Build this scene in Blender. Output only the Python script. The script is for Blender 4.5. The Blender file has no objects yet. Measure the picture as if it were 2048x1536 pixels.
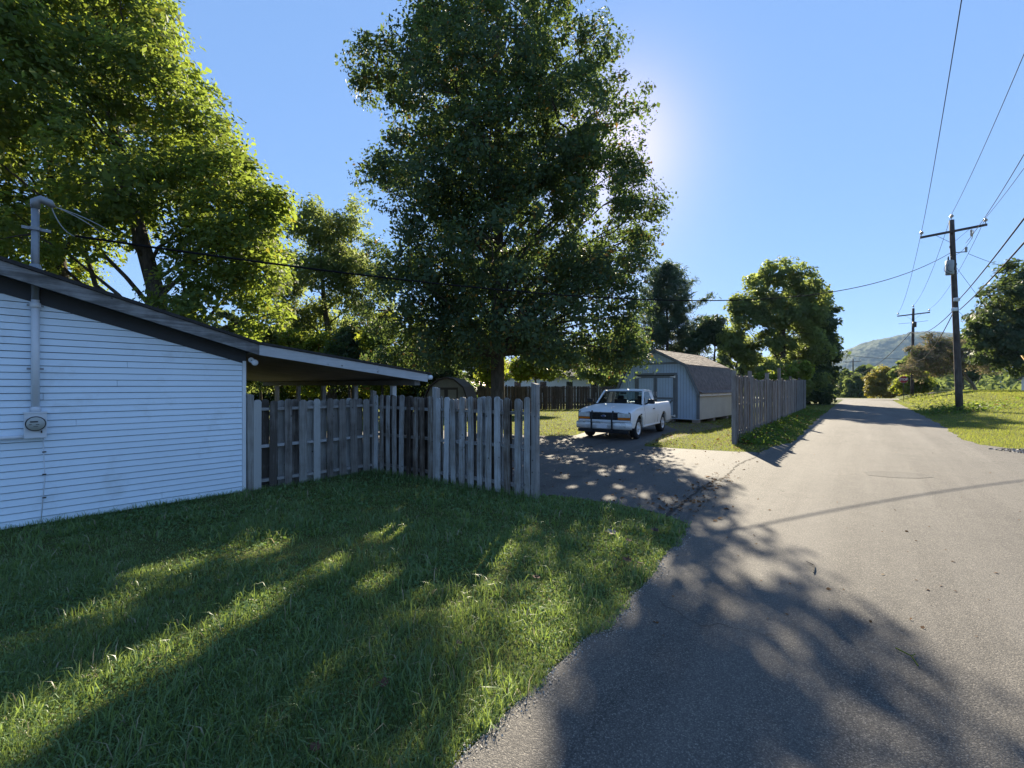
import bpy, math, random
import numpy as np
from mathutils import Vector, Matrix, noise as mnoise

random.seed(7)
R = math.radians
S = bpy.context.scene
COL = S.collection

# ------------------------------------------------------------------ camera
cam_d = bpy.data.cameras.new('camera')
cam = bpy.data.objects.new('camera', cam_d)
COL.objects.link(cam)
cam.location = (0, 0, 1.8)
cam.rotation_euler = (R(90), 0, 0)
cam_d.lens = 15.82
cam_d.sensor_width = 36
cam_d.shift_y = 0.002
cam_d.clip_start = 0.05
cam_d.clip_end = 9000
S.camera = cam

# ------------------------------------------------------------------ sky and sun
SUN = Vector((0.235, 1.0, 0.585)).normalized()
SUN_EL = math.asin(SUN.z)
SUN_AZ = math.atan2(SUN.x, SUN.y)
world = bpy.data.worlds.new('World')
S.world = world
world.use_nodes = True
wn = world.node_tree
bg = wn.nodes['Background']
sky = wn.nodes.new('ShaderNodeTexSky')
sky.sky_type = 'NISHITA'
sky.sun_disc = False
sky.sun_elevation = SUN_EL
sky.sun_rotation = SUN_AZ
sky.altitude = 300
sky.air_density = 1.0
sky.dust_density = 0.05
sky.ozone_density = 6.0
tint = wn.nodes.new('ShaderNodeMix'); tint.data_type = 'RGBA'; tint.blend_type = 'MULTIPLY'   # clear deep-blue air
tint.inputs[0].default_value = 1.0; tint.inputs[7].default_value = (0.53, 0.785, 1.21, 1)
soft = wn.nodes.new('ShaderNodeGamma'); soft.inputs[1].default_value = 0.31
wn.links.new(sky.outputs[0], soft.inputs[0]); wn.links.new(soft.outputs[0], tint.inputs[6]); 
aur = wn.nodes.new('ShaderNodeTexSky'); aur.sky_type = 'NISHITA'; aur.sun_disc = False          # bright aureole round the sun
aur.sun_elevation = SUN_EL; aur.sun_rotation = SUN_AZ; aur.altitude = 300; aur.air_density = 0.0; aur.dust_density = 0.3; aur.ozone_density = 0.0
tight = wn.nodes.new('ShaderNodeGamma'); tight.inputs[1].default_value = 4.0
wn.links.new(aur.outputs[0], tight.inputs[0])
glow = wn.nodes.new('ShaderNodeMix'); glow.data_type = 'RGBA'; glow.blend_type = 'ADD'; glow.inputs[0].default_value = 0.0011
wn.links.new(tint.outputs[2], glow.inputs[6]); wn.links.new(tight.outputs[0], glow.inputs[7]); wn.links.new(glow.outputs[2], bg.inputs[0])
bg.inputs[1].default_value = 0.106
sun_d = bpy.data.lights.new('sun', 'SUN')
sun_d.energy = 3.7
sun_d.angle = R(0.55)
sun_d.color = (1.0, 0.88, 0.68)
sun = bpy.data.objects.new('sun', sun_d)
COL.objects.link(sun)
sun.rotation_euler = (-SUN).to_track_quat('-Z', 'Y').to_euler()
sun.location = (6, 26, 40)

S.view_settings.view_transform = 'Standard'
S.view_settings.look = 'None'
S.view_settings.exposure = 2.2
S.view_settings.gamma = 1.0
S.render.engine = 'CYCLES'
cy = S.cycles
cy.use_denoising = True
cy.max_bounces = 8
cy.diffuse_bounces = 4
cy.transmission_bounces = 4
cy.transparent_max_bounces = 12
cy.volume_bounces = 0
cy.sample_clamp_indirect = 6
cy.use_adaptive_sampling = False

# ------------------------------------------------------------------ helpers
def tag(o, label=None, cat=None, group=None, kind=None):
    if label: o['label'] = label
    if cat: o['category'] = cat
    if group: o['group'] = group
    if kind: o['kind'] = kind
    return o

def empty(name, loc=(0, 0, 0), rz=0.0, label=None, cat=None, group=None):
    o = bpy.data.objects.new(name, None)
    o.empty_display_size = 0.2
    COL.objects.link(o)
    o.location = loc
    o.rotation_euler = (0, 0, rz)
    return tag(o, label, cat, group)

def link(name, me, parent=None, loc=None, rot=None):
    o = bpy.data.objects.new(name, me)
    COL.objects.link(o)
    if parent is not None: o.parent = parent
    if loc is not None: o.location = loc
    if rot is not None: o.rotation_euler = rot
    return o

class MB:
    """collects shapes and links them as one mesh object"""
    def __init__(s): s.v = []; s.f = []
    def add(s, vs, fs):
        b = len(s.v)
        s.v += [tuple(p) for p in vs]
        s.f += [tuple(i + b for i in f) for f in fs]
        return s
    def box(s, a, b):
        x0, y0, z0 = a; x1, y1, z1 = b
        if x0 > x1: x0, x1 = x1, x0
        if y0 > y1: y0, y1 = y1, y0
        if z0 > z1: z0, z1 = z1, z0
        return s.add([(x0,y0,z0),(x1,y0,z0),(x1,y1,z0),(x0,y1,z0),(x0,y0,z1),(x1,y0,z1),(x1,y1,z1),(x0,y1,z1)],
                     [(0,3,2,1),(4,5,6,7),(0,1,5,4),(1,2,6,5),(2,3,7,6),(3,0,4,7)])
    def bar(s, p, q, w, h, up=(0, 0, 1)):
        p = Vector(p); q = Vector(q); d = (q - p).normalized(); up = Vector(up)
        if abs(d.dot(up)) > 0.99: up = Vector((1, 0, 0))
        a = d.cross(up).normalized() * (w / 2); b = a.cross(d).normalized() * (h / 2)
        vs = [p-a-b, p+a-b, p+a+b, p-a+b, q-a-b, q+a-b, q+a+b, q-a+b]
        return s.add(vs, [(0,1,2,3),(7,6,5,4),(0,4,5,1),(1,5,6,2),(2,6,7,3),(3,7,4,0)])
    def tube(s, pts, rad, n=8, cap=True):
        pts = [Vector(p) for p in pts]
        if not hasattr(rad, '__len__'): rad = [rad] * len(pts)
        rings = []; ref = None
        for i, p in enumerate(pts):
            d = (pts[min(i+1, len(pts)-1)] - pts[max(i-1, 0)])
            d = d.normalized() if d.length > 1e-9 else Vector((0, 0, 1))
            if ref is None:
                ref = Vector((1, 0, 0)) if abs(d.x) < 0.9 else Vector((0, 1, 0))
            a = (ref - d * ref.dot(d)).normalized(); b = d.cross(a); ref = a
            rings.append([p + (a * math.cos(2*math.pi*k/n) + b * math.sin(2*math.pi*k/n)) * rad[i] for k in range(n)])
        vs = [v for r in rings for v in r]; fs = []
        for i in range(len(pts) - 1):
            for k in range(n):
                fs.append((i*n+k, i*n+(k+1)%n, (i+1)*n+(k+1)%n, (i+1)*n+k))
        if cap:
            fs.append(tuple(reversed(range(n)))); m = (len(pts)-1)*n; fs.append(tuple(range(m, m+n)))
        return s.add(vs, fs)
    def lathe(s, prof, c=(0, 0, 0), axis='z', n=16):
        """prof: (r, h) pairs along the axis"""
        vs = []
        for r, h in prof:
            for k in range(n):
                t = 2*math.pi*k/n; a, b = r*math.cos(t), r*math.sin(t)
                p = {'z': (a, b, h), 'y': (b, h, a), 'x': (h, a, b)}[axis]
                vs.append((p[0]+c[0], p[1]+c[1], p[2]+c[2]))
        fs = []
        for i in range(len(prof)-1):
            for k in range(n):
                fs.append((i*n+k, i*n+(k+1)%n, (i+1)*n+(k+1)%n, (i+1)*n+k))
        return s.add(vs, fs)
    def prism(s, prof, f):
        """prof: 2-D outline; f(u, v, 0/1) gives the point on the near / far cap"""
        n = len(prof)
        vs = [f(u, v, 0) for u, v in prof] + [f(u, v, 1) for u, v in prof]
        fs = [tuple(range(n)), tuple(reversed(range(n, 2*n)))]
        for k in range(n): fs.append((k, n+k, n+(k+1)%n, (k+1)%n))
        return s.add(vs, fs)
    def grid(s, rows, close=False):
        m = len(rows[0]); vs = [p for r in rows for p in r]; fs = []
        for i in range(len(rows)-1):
            for k in range(m-1):
                fs.append((i*m+k, i*m+k+1, (i+1)*m+k+1, (i+1)*m+k))
        return s.add(vs, fs)
    def mesh(s, name, mat, smooth=False):
        me = bpy.data.meshes.new(name)
        me.from_pydata(s.v, [], s.f)
        me.materials.append(mat)
        if smooth: me.shade_smooth()
        me.update()
        return me
    def build(s, name, mat, parent=None, smooth=False, loc=None, rot=None, bevel=0):
        o = link(name, s.mesh(name, mat, smooth), parent, loc, rot)
        if bevel:
            b = o.modifiers.new('bevel', 'BEVEL'); b.width = bevel; b.segments = 2; b.limit_method = 'ANGLE'
        return o

def np_mesh(name, verts, faces, mat, smooth=False):
    """verts (N,3) float, faces (M,k) int"""
    me = bpy.data.meshes.new(name)
    nf, k = faces.shape
    me.vertices.add(len(verts)); me.vertices.foreach_set('co', verts.astype(np.float32).ravel())
    me.loops.add(nf * k); me.loops.foreach_set('vertex_index', faces.astype(np.int32).ravel())
    me.polygons.add(nf); me.polygons.foreach_set('loop_start', np.arange(0, nf*k, k, dtype=np.int32))
    me.update(calc_edges=True); me.validate()
    me.materials.append(mat)
    if smooth: me.shade_smooth()
    return me

# ------------------------------------------------------------------ materials
def new_mat(name):
    m = bpy.data.materials.new(name); m.use_nodes = True
    nt = m.node_tree; nt.nodes.clear()
    out = nt.nodes.new('ShaderNodeOutputMaterial')
    return m, nt, out

class N:
    """tiny node-graph helper"""
    def __init__(s, nt): s.nt = nt
    def new(s, t, **k):
        n = s.nt.nodes.new(t)
        for a, b in k.items(): setattr(n, a, b)
        return n
    def put(s, sock, v):
        if isinstance(v, bpy.types.NodeSocket): s.nt.links.new(v, sock)
        else: sock.default_value = v
    def coord(s, kind='Object', scale=(1, 1, 1)):
        c = s.new('ShaderNodeTexCoord'); mp = s.new('ShaderNodeMapping')
        s.put(mp.inputs['Vector'], c.outputs[kind]); mp.inputs['Scale'].default_value = scale
        return mp.outputs[0]
    def pos(s, scale=(1, 1, 1)):
        g = s.new('ShaderNodeNewGeometry'); mp = s.new('ShaderNodeMapping')
        s.put(mp.inputs['Vector'], g.outputs['Position']); mp.inputs['Scale'].default_value = scale
        return mp.outputs[0]
    def noise(s, vec, scale, detail=4, rough=0.55):
        n = s.new('ShaderNodeTexNoise'); s.put(n.inputs['Vector'], vec)
        n.inputs['Scale'].default_value = scale; n.inputs['Detail'].default_value = detail; n.inputs['Roughness'].default_value = rough
        return n.outputs[0]
    def vor(s, vec, scale, out='Distance', feature='F1'):
        n = s.new('ShaderNodeTexVoronoi', feature=feature); s.put(n.inputs['Vector'], vec); n.inputs['Scale'].default_value = scale
        return n.outputs[out]
    def ramp(s, fac, stops, interp='LINEAR'):
        n = s.new('ShaderNodeValToRGB'); s.put(n.inputs[0], fac); cr = n.color_ramp; cr.interpolation = interp
        while len(cr.elements) < len(stops): cr.elements.new(0.5)
        for e, (p, c) in zip(cr.elements, stops):
            e.position = p; e.color = (*c, 1) if len(c) == 3 else c
        return n.outputs[0]
    def mix(s, fac, a, b, mode='MIX'):
        n = s.new('ShaderNodeMix', data_type='RGBA', blend_type=mode)
        s.put(n.inputs[0], fac); s.put(n.inputs[6], a if not isinstance(a, tuple) else (*a[:3], 1)); s.put(n.inputs[7], b if not isinstance(b, tuple) else (*b[:3], 1))
        return n.outputs[2]
    def math(s, op, a, b=0.0):
        n = s.new('ShaderNodeMath', operation=op); s.put(n.inputs[0], a); s.put(n.inputs[1], b)
        return n.outputs[0]
    def mr(s, v, a, b, c, d):
        n = s.new('ShaderNodeMapRange'); s.put(n.inputs[0], v)
        for i, q in enumerate((a, b, c, d)): n.inputs[i+1].default_value = q
        return n.outputs[0]
    def bump(s, h, strength=0.5, dist=0.01):
        n = s.new('ShaderNodeBump'); s.put(n.inputs['Height'], h); n.inputs['Strength'].default_value = strength; n.inputs['Distance'].default_value = dist
        return n.outputs[0]
    def bsdf(s, color, rough=0.7, metal=0.0, spec=0.4, normal=None):
        n = s.new('ShaderNodeBsdfPrincipled'); s.put(n.inputs['Base Color'], color if not isinstance(color, tuple) else (*color[:3], 1))
        s.put(n.inputs['Roughness'], rough); s.put(n.inputs['Metallic'], metal); s.put(n.inputs['Specular IOR Level'], spec)
        if normal is not None: s.put(n.inputs['Normal'], normal)
        return n.outputs[0]

def paint(name, c, rough=0.5, metal=0.0, var=0.12, scale=3.0, bump=0.0, dirt=None, spec=0.4):
    """plain coating with broad unevenness, fine speckle and optional dirt blotches"""
    m, nt, out = new_mat(name); h = N(nt)
    co = h.coord('Object')
    n1 = h.noise(co, scale, 5); n2 = h.noise(co, scale * 14, 3)
    dk = tuple(x * (1 - var) for x in c); lt = tuple(min(1, x * (1 + var * 0.6)) for x in c)
    col = h.mix(h.mr(n1, 0.3, 0.7, 0, 1), dk, lt)
    col = h.mix(h.mr(n2, 0.55, 0.8, 0, 0.25), col, dk)
    if dirt:
        d = h.noise(co, dirt[1], 6, 0.7)
        col = h.mix(h.mr(d, dirt[2], dirt[2] + 0.18, 0, dirt[3]), col, dirt[0])
    nm = h.bump(h.noise(co, scale * 25, 4), bump, 0.01) if bump else None
    r = h.mr(n1, 0.2, 0.8, max(0.02, rough - 0.1), min(1, rough + 0.1))
    nt.links.new(h.bsdf(col, r, metal, spec, nm), out.inputs[0])
    return m

def wood(name, stops, grain=(38, 38, 2.2), rough=0.85, rnd=0.6, flake=None):
    """weathered board: own tone for each board, long grain, knots, flaking paint"""
    m, nt, out = new_mat(name); h = N(nt)
    oi = h.new('ShaderNodeObjectInfo')
    c = h.new('ShaderNodeTexCoord'); vm = h.new('ShaderNodeVectorMath', operation='MULTIPLY_ADD')
    h.put(vm.inputs[0], c.outputs['Object'])
    vm.inputs[1].default_value = grain
    cmb = h.new('ShaderNodeCombineXYZ')
    for i in range(3): h.put(cmb.inputs[i], h.math('MULTIPLY', oi.outputs['Random'], 97.0 + 31 * i))
    h.put(vm.inputs[2], cmb.outputs[0])
    g = h.noise(vm.outputs[0], 1.0, 6, 0.65)
    vb = h.new('ShaderNodeVectorMath', operation='ADD'); h.put(vb.inputs[0], c.outputs['Object']); h.put(vb.inputs[1], cmb.outputs[0])
    blot = h.noise(vb.outputs[0], 3.0, 5, 0.6)
    f = h.math('ADD', h.math('MULTIPLY', oi.outputs['Random'], rnd), h.math('MULTIPLY', h.math('SUBTRACT', g, 0.5), 1.1))
    f = h.math('ADD', f, h.math('MULTIPLY', h.math('SUBTRACT', blot, 0.5), 0.9))
    f = h.math('ADD', f, 0.5 * (1 - rnd))
    col = h.ramp(f, stops)
    k = h.vor(vb.outputs[0], 4.5)
    col = h.mix(h.mr(k, 0.05, 0.09, 0.75, 0.0), col, (0.035, 0.028, 0.022))
    if flake:
        fl = h.noise(vb.outputs[0], flake[1], 7, 0.75)
        col = h.mix(h.mr(fl, flake[2], flake[2] + 0.06, 0, 0.9), col, flake[0])
    nt.links.new(h.bsdf(col, rough, 0, 0.25, h.bump(g, 0.7, 0.006)), out.inputs[0])
    return m

def leafy(name, dark, light, trans, tw=0.38, accent=None, rough=0.6, spec=0.14):
    """leaf: own tone for each leaf, broad drift through the crown, light shining through"""
    m, nt, out = new_mat(name); h = N(nt)
    g = h.new('ShaderNodeNewGeometry'); rnd = g.outputs['Random Per Island']
    drift = h.noise(h.pos(), 0.35, 3)
    f = h.math('ADD', h.math('MULTIPLY', rnd, 0.6), h.math('MULTIPLY', h.mr(drift, 0.3, 0.7, 0, 1), 0.4))
    col = h.mix(f, dark, light); tcol = h.mix(f, tuple(x * 0.75 for x in trans), tuple(min(1, x * 1.25) for x in trans))
    if accent:
        a = h.mr(rnd, accent[1], accent[1] + 0.01, 0, 1)
        col = h.mix(a, col, accent[0]); tcol = h.mix(a, tcol, accent[0])
    b = h.bsdf(col, rough, 0, spec)
    t = h.new('ShaderNodeBsdfTranslucent'); h.put(t.inputs[0], tcol)
    mx = h.new('ShaderNodeMixShader'); mx.inputs[0].default_value = tw
    nt.links.new(b, mx.inputs[1]); nt.links.new(t.outputs[0], mx.inputs[2]); nt.links.new(mx.outputs[0], out.inputs[0])
    return m

def bark(name, c0, c1):
    m, nt, out = new_mat(name); h = N(nt)
    p = h.pos((9, 9, 2.2)); n = h.noise(p, 1.0, 6, 0.7); b = h.noise(h.pos(), 1.3, 3)
    col = h.mix(h.mr(n, 0.35, 0.65, 0, 1), c0, c1); col = h.mix(h.mr(b, 0.5, 0.75, 0, 0.4), col, (0.10, 0.11, 0.085))
    nt.links.new(h.bsdf(col, 0.95, 0, 0.15, h.bump(n, 0.9, 0.04)), out.inputs[0])
    return m

def asphalt(name, lo, hi, grit=130, seed=0.0):
    m, nt, out = new_mat(name); h = N(nt)
    p = h.pos(); big = h.noise(p, 0.45, 5, 0.6); mid = h.noise(p, 3.2, 5, 0.65)
    st = h.vor(p, grit, 'Color'); sd = h.vor(p, grit); fine = h.noise(p, grit * 1.7, 3)
    sep = h.new('ShaderNodeSeparateColor'); h.put(sep.inputs[0], st)
    f = h.math('ADD', h.math('MULTIPLY', big, 0.55), h.math('MULTIPLY', mid, 0.45))
    col = h.mix(h.mr(f, 0.33, 0.67, 0, 1), lo, hi)
    stone = h.ramp(sep.outputs[0], [(0.0, (0.35, 0.35, 0.36)), (0.45, (0.85, 0.84, 0.82)), (0.8, (1.25, 1.2, 1.12)), (1.0, (2.3, 2.2, 2.05))])
    col = h.mix(0.8, col, stone, 'MULTIPLY')
    col = h.mix(h.mr(sd, 0.35, 0.6, 0, 0.6), col, (0.02, 0.02, 0.022))
    along = h.noise(h.pos((0.25, 0.2, 1)), 2.0, 6, 0.7)
    col = h.mix(h.mr(along, 0.58, 0.72, 0, 0.35), col, tuple(x * 0.55 for x in lo))
    sp = h.new('ShaderNodeSeparateXYZ'); h.put(sp.inputs[0], h.new('ShaderNodeNewGeometry').outputs['Position'])
    al = h.math('ADD', h.math('MULTIPLY', sp.outputs[0], 0.616), h.math('MULTIPLY', sp.outputs[1], 0.788))
    ac = h.math('SUBTRACT', h.math('MULTIPLY', sp.outputs[0], 0.788), h.math('MULTIPLY', sp.outputs[1], 0.616))
    cb = h.new('ShaderNodeCombineXYZ'); h.put(cb.inputs[0], h.math('MULTIPLY', ac, 1.5)); h.put(cb.inputs[1], h.math('MULTIPLY', al, 0.07))
    wear = h.noise(cb.outputs[0], 1.0, 5, 0.6)
    col = h.mix(h.mr(wear, 0.40, 0.65, 0.0, 0.28), col, tuple(x * 1.3 for x in hi))
    wob = h.new('ShaderNodeVectorMath', operation='ADD'); h.put(wob.inputs[0], p); nn_ = h.new('ShaderNodeTexNoise'); nn_.inputs['Scale'].default_value = 1.7; nn_.inputs['Detail'].default_value = 6; h.put(nn_.inputs['Vector'], p); h.put(wob.inputs[1], nn_.outputs['Color'])
    ck = h.vor(wob.outputs[0], 0.42, 'Distance', 'DISTANCE_TO_EDGE'); part = h.noise(p, 0.3, 2)
    cm = h.math('MULTIPLY', h.mr(ck, 0.0, 0.006, 1, 0), h.mr(part, 0.50, 0.58, 0, 0.8))
    col = h.mix(cm, col, (0.025, 0.023, 0.021))
    stn = h.noise(p, 0.9, 3); col = h.mix(h.mr(stn, 0.66, 0.74, 0, 0.3), col, tuple(x * 0.6 for x in lo))
    hgt = h.math('ADD', h.math('MULTIPLY', h.math('SUBTRACT', 1.0, sd), 0.8), h.math('MULTIPLY', fine, 0.3))
    nt.links.new(h.bsdf(col, 0.82, 0, 0.3, h.bump(hgt, 0.55, 0.006)), out.inputs[0])
    return m

M = {}
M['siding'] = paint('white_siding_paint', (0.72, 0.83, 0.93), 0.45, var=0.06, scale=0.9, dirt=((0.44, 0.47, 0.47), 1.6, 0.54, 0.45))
M['trimwhite'] = paint('white_trim_paint', (0.72, 0.75, 0.78), 0.5, var=0.08, dirt=((0.30, 0.30, 0.29), 5, 0.62, 0.4))
M['metalgrey'] = paint('galvanised_metal', (0.25, 0.265, 0.285), 0.5, 0.5, var=0.2, scale=6)
M['metalwhite'] = paint('white_painted_metal', (0.66, 0.69, 0.73), 0.4, var=0.08, dirt=((0.32, 0.27, 0.22), 8, 0.66, 0.5))
M['frieze'] = paint('dark_slate_and_lap_shade', (0.045, 0.05, 0.058), 0.7, var=0.25, scale=4)
M['fascia'] = wood('weathered_fascia', [(0.0, (0.060, 0.057, 0.054)), (0.35, (0.132, 0.129, 0.126)), (0.6, (0.252, 0.252, 0.252)), (1.0, (0.330, 0.336, 0.342))], grain=(1.6, 30, 30), flake=((0.036, 0.030, 0.027), 5, 0.66))
M['carportfascia'] = wood('flaking_white_fascia', [(0.0, (0.150, 0.143, 0.135)), (0.3, (0.375, 0.383, 0.390)), (1.0, (0.495, 0.510, 0.525))], grain=(1.6, 30, 30), flake=((0.068, 0.053, 0.041), 4.5, 0.63))
M['soffit'] = paint('old_soffit', (0.17, 0.16, 0.14), 0.85, var=0.3, scale=2)
M['shinglehouse'] = paint('dark_shingle', (0.035, 0.033, 0.032), 0.95, var=0.4, scale=9, bump=0.5)
M['glassmeter'] = paint('meter_face', (0.42, 0.43, 0.40), 0.25, var=0.1)
M['black'] = paint('black_plastic', (0.012, 0.012, 0.013), 0.5, var=0.2)
M['darkmetal'] = paint('dark_hardware', (0.05, 0.045, 0.04), 0.55, 0.4, var=0.3)
M['picket'] = wood('weathered_picket', [(0.0, (0.034, 0.026, 0.019)), (0.25, (0.085, 0.063, 0.048)), (0.45, (0.171, 0.143, 0.117)), (0.65, (0.274, 0.259, 0.240)), (1.0, (0.456, 0.454, 0.451))], rnd=1.0, flake=((0.085, 0.063, 0.048), 7, 0.62))
M['postpale'] = wood('pale_flaking_post', [(0.0, (0.081, 0.068, 0.056)), (0.35, (0.234, 0.217, 0.200)), (1.0, (0.414, 0.408, 0.400))], rnd=0.2, flake=((0.063, 0.047, 0.036), 6, 0.62))
M['picketA'] = wood('grey_picket', [(0.0, (0.077, 0.065, 0.054)), (0.3, (0.182, 0.163, 0.145)), (0.65, (0.281, 0.270, 0.251)), (1.0, (0.391, 0.386, 0.369))], rnd=1.15, flake=((0.119, 0.086, 0.059), 6, 0.68))
M['rail'] = wood('weathered_rail', [(0.0, (0.056, 0.044, 0.036)), (0.5, (0.160, 0.144, 0.128)), (1.0, (0.264, 0.264, 0.264))], grain=(2.2, 38, 38))
M['railA'] = wood('pale_rail', [(0.0, (0.176, 0.160, 0.144)), (0.5, (0.320, 0.312, 0.304)), (1.0, (0.416, 0.416, 0.416))], grain=(2.2, 38, 38))
M['picketC'] = wood('dark_brown_picket', [(0.0, (0.028, 0.023, 0.018)), (0.5, (0.075, 0.062, 0.047)), (1.0, (0.14, 0.115, 0.085))])
M['railC'] = wood('dark_brown_rail', [(0.0, (0.03, 0.022, 0.016)), (0.5, (0.08, 0.06, 0.042)), (1.0, (0.15, 0.11, 0.075))], grain=(2.2, 38, 38))
M['picketD'] = wood('brown_grey_picket', [(0.0, (0.075, 0.06, 0.05)), (0.4, (0.17, 0.145, 0.125)), (1.0, (0.30, 0.275, 0.255))])
M['railD'] = wood('brown_grey_rail', [(0.0, (0.06, 0.048, 0.04)), (0.5, (0.15, 0.125, 0.105)), (1.0, (0.26, 0.235, 0.215))], grain=(2.2, 38, 38))
M['asphalt'] = asphalt('road_asphalt', (0.092, 0.087, 0.080), (0.142, 0.133, 0.120))
M['asphalt2'] = asphalt('driveway_asphalt', (0.080, 0.077, 0.075), (0.130, 0.123, 0.114), 90)
M['patch'] = asphalt('patch_asphalt', (0.075, 0.072, 0.068), (0.11, 0.104, 0.095), 150)
M['bark'] = bark('grey_brown_bark', (0.035, 0.028, 0.022), (0.12, 0.10, 0.082))
M['bark2'] = bark('pale_bark', (0.06, 0.052, 0.045), (0.19, 0.17, 0.145))
M['leafA'] = leafy('maple_leaf', (0.046, 0.085, 0.028), (0.115, 0.155, 0.045), (0.31, 0.40, 0.055), 0.46, ((0.34, 0.32, 0.04), 0.96))
M['leafB'] = leafy('broad_leaf', (0.038, 0.070, 0.044), (0.085, 0.128, 0.066), (0.19, 0.27, 0.06), 0.34, ((0.24, 0.15, 0.04), 0.96))
M['leafC'] = leafy('walnut_leaf', (0.052, 0.085, 0.030), (0.125, 0.165, 0.062), (0.34, 0.41, 0.10), 0.47)
M['leafD'] = leafy('bright_leaf', (0.060, 0.100, 0.018), (0.14, 0.19, 0.032), (0.40, 0.46, 0.05), 0.5, ((0.34, 0.17, 0.05), 0.97))
M['leafE'] = leafy('dusky_leaf', (0.030, 0.056, 0.032), (0.070, 0.102, 0.050), (0.15, 0.21, 0.05), 0.32)
M['leafF'] = leafy('seedy_leaf', (0.14, 0.115, 0.08), (0.29, 0.245, 0.18), (0.32, 0.27, 0.15), 0.35, ((0.11, 0.15, 0.04), 0.76), 0.9, 0.03)
M['needle'] = leafy('pine_needle', (0.034, 0.064, 0.044), (0.080, 0.120, 0.075), (0.16, 0.22, 0.09), 0.30)
M['leafFar'] = leafy('distant_leaf', (0.042, 0.072, 0.030), (0.105, 0.140, 0.056), (0.24, 0.30, 0.08), 0.38, None, 0.9, 0.02)
M['leafFar2'] = leafy('distant_dark_leaf', (0.030, 0.056, 0.030), (0.072, 0.104, 0.048), (0.16, 0.22, 0.05), 0.34, None, 0.9, 0.02)
M['leafY'] = leafy('yellowing_leaf', (0.10, 0.10, 0.022), (0.22, 0.19, 0.035), (0.42, 0.36, 0.05), 0.42)
M['ivy'] = leafy('ivy_leaf', (0.03, 0.065, 0.018), (0.085, 0.14, 0.03), (0.24, 0.34, 0.04), 0.38, ((0.25, 0.09, 0.03), 0.95))
M['grass'] = leafy('grass_blade', (0.080, 0.150, 0.060), (0.185, 0.265, 0.098), (0.30, 0.40, 0.075), 0.38, ((0.33, 0.29, 0.18), 0.955), 0.36, 0.4)
M['clover'] = leafy('clover_leaf', (0.066, 0.130, 0.055), (0.145, 0.225, 0.090), (0.20, 0.31, 0.05), 0.35, None, 0.7, 0.1)
M['grassdry'] = leafy('field_grass', (0.085, 0.110, 0.024), (0.185, 0.210, 0.052), (0.35, 0.39, 0.06), 0.45, ((0.30, 0.24, 0.11), 0.9), 0.8, 0.06)
M['litter'] = leafy('dead_leaf', (0.055, 0.028, 0.014), (0.17, 0.09, 0.04), (0.20, 0.09, 0.03), 0.22, ((0.26, 0.20, 0.13), 0.93), 0.8)

# ------------------------------------------------------------------ lie of the land
# s runs along the lane, q across it (positive to the right)
DS, DQ = 0.616, 0.788
def sq(x, y): return DS*x + DQ*y, DQ*x - DS*y
def xy(s, q): return DS*s + DQ*q, DQ*s - DS*q
def smooth(a, b, t):
    t = np.clip((np.asarray(t, float) - a) / (b - a), 0, 1); return t*t*(3-2*t)
def height(x, y):
    x = np.asarray(x, float); y = np.asarray(y, float)
    s, q = sq(x, y)
    h = -2.8 * smooth(84, 135, s)
    h = h + 1.25 * np.clip((q - 3.4) / 5.0, 0, 1)**0.8 * smooth(14, 62, s) * (1 - smooth(90, 140, s))
    return h
def H(x, y): return float(height(x, y))

def left_edge(s):
    s = np.asarray(s, float)
    e = np.interp(s, [-40, 1.5, 5.0, 5.9, 6.3, 14.6, 15.4, 16.2, 18, 30, 60, 90], [-1.45, -1.48, -1.60, -1.75, -2.2, -2.2, -2.05, -1.85, -1.78, -2.0, -2.1, -2.1])
    return e + 0.045*np.sin(s*2.3) + 0.03*np.sin(s*6.1+1) + 0.02*np.sin(s*15.0)
def right_edge(s):
    s = np.asarray(s, float)
    e = np.interp(s, [-40, 17.3, 17.6, 17.9, 18.3, 18.8, 19.6, 22, 28, 90], [17, 17, 12, 7.5, 4.6, 3.35, 2.75, 2.6, 2.8, 2.85])
    return e + 0.05*np.sin(s*1.9+2) + 0.03*np.sin(s*5.3)

DRIVE = [(0.63,7.43),(1.15,7.12),(1.63,6.8),(1.95,6.5),(2.2,6.1),(2.35,5.75),(2.81,6.69),(4.66,9.05),(6.75,11.9),(6.55,12.25),(6.1,12.3),(5.4,12.62),(4.6,13.0),(3.96,13.45),(4.15,14.0),(4.7,14.9),(5.6,16.6),(6.7,18.2),(7.0,20.4),(5.0,22.0),(4.1,20.0),(3.1,18.0),(2.3,16.35),(1.4,16.1),(0.5,16.4),(-1.2,17.2),(-4.0,19.0),(-9.2,16.2),(-3.2,9.6),(-2.75,9.75),(0.55,7.30)]
def in_poly(x, y, poly):
    x = np.asarray(x); y = np.asarray(y); r = np.zeros(x.shape, bool); n = len(poly)
    for i in range(n):
        x0, y0 = poly[i]; x1, y1 = poly[(i+1) % n]
        c = ((y0 > y) != (y1 > y))
        with np.errstate(divide='ignore', invalid='ignore'):
            r ^= c & (x < (x1-x0)*(y-y0)/((y1-y0) if y1 != y0 else 1e-9) + x0)
    return r
HX = (0.663, 0.749)                      # the house's gable wall runs this way
HC = (-4.5, 7.6)                         # its corner at the fence
def in_house(x, y):
    dx = x-HC[0]; dy = y-HC[1]
    u = dx*HX[0]+dy*HX[1]; v = -dx*HX[1]+dy*HX[0]
    return (v > -0.02) & (u < 3.5) & (u > -12)
SHC = (5.74, 24.49); SHX = (0.743, -0.669)
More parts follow.
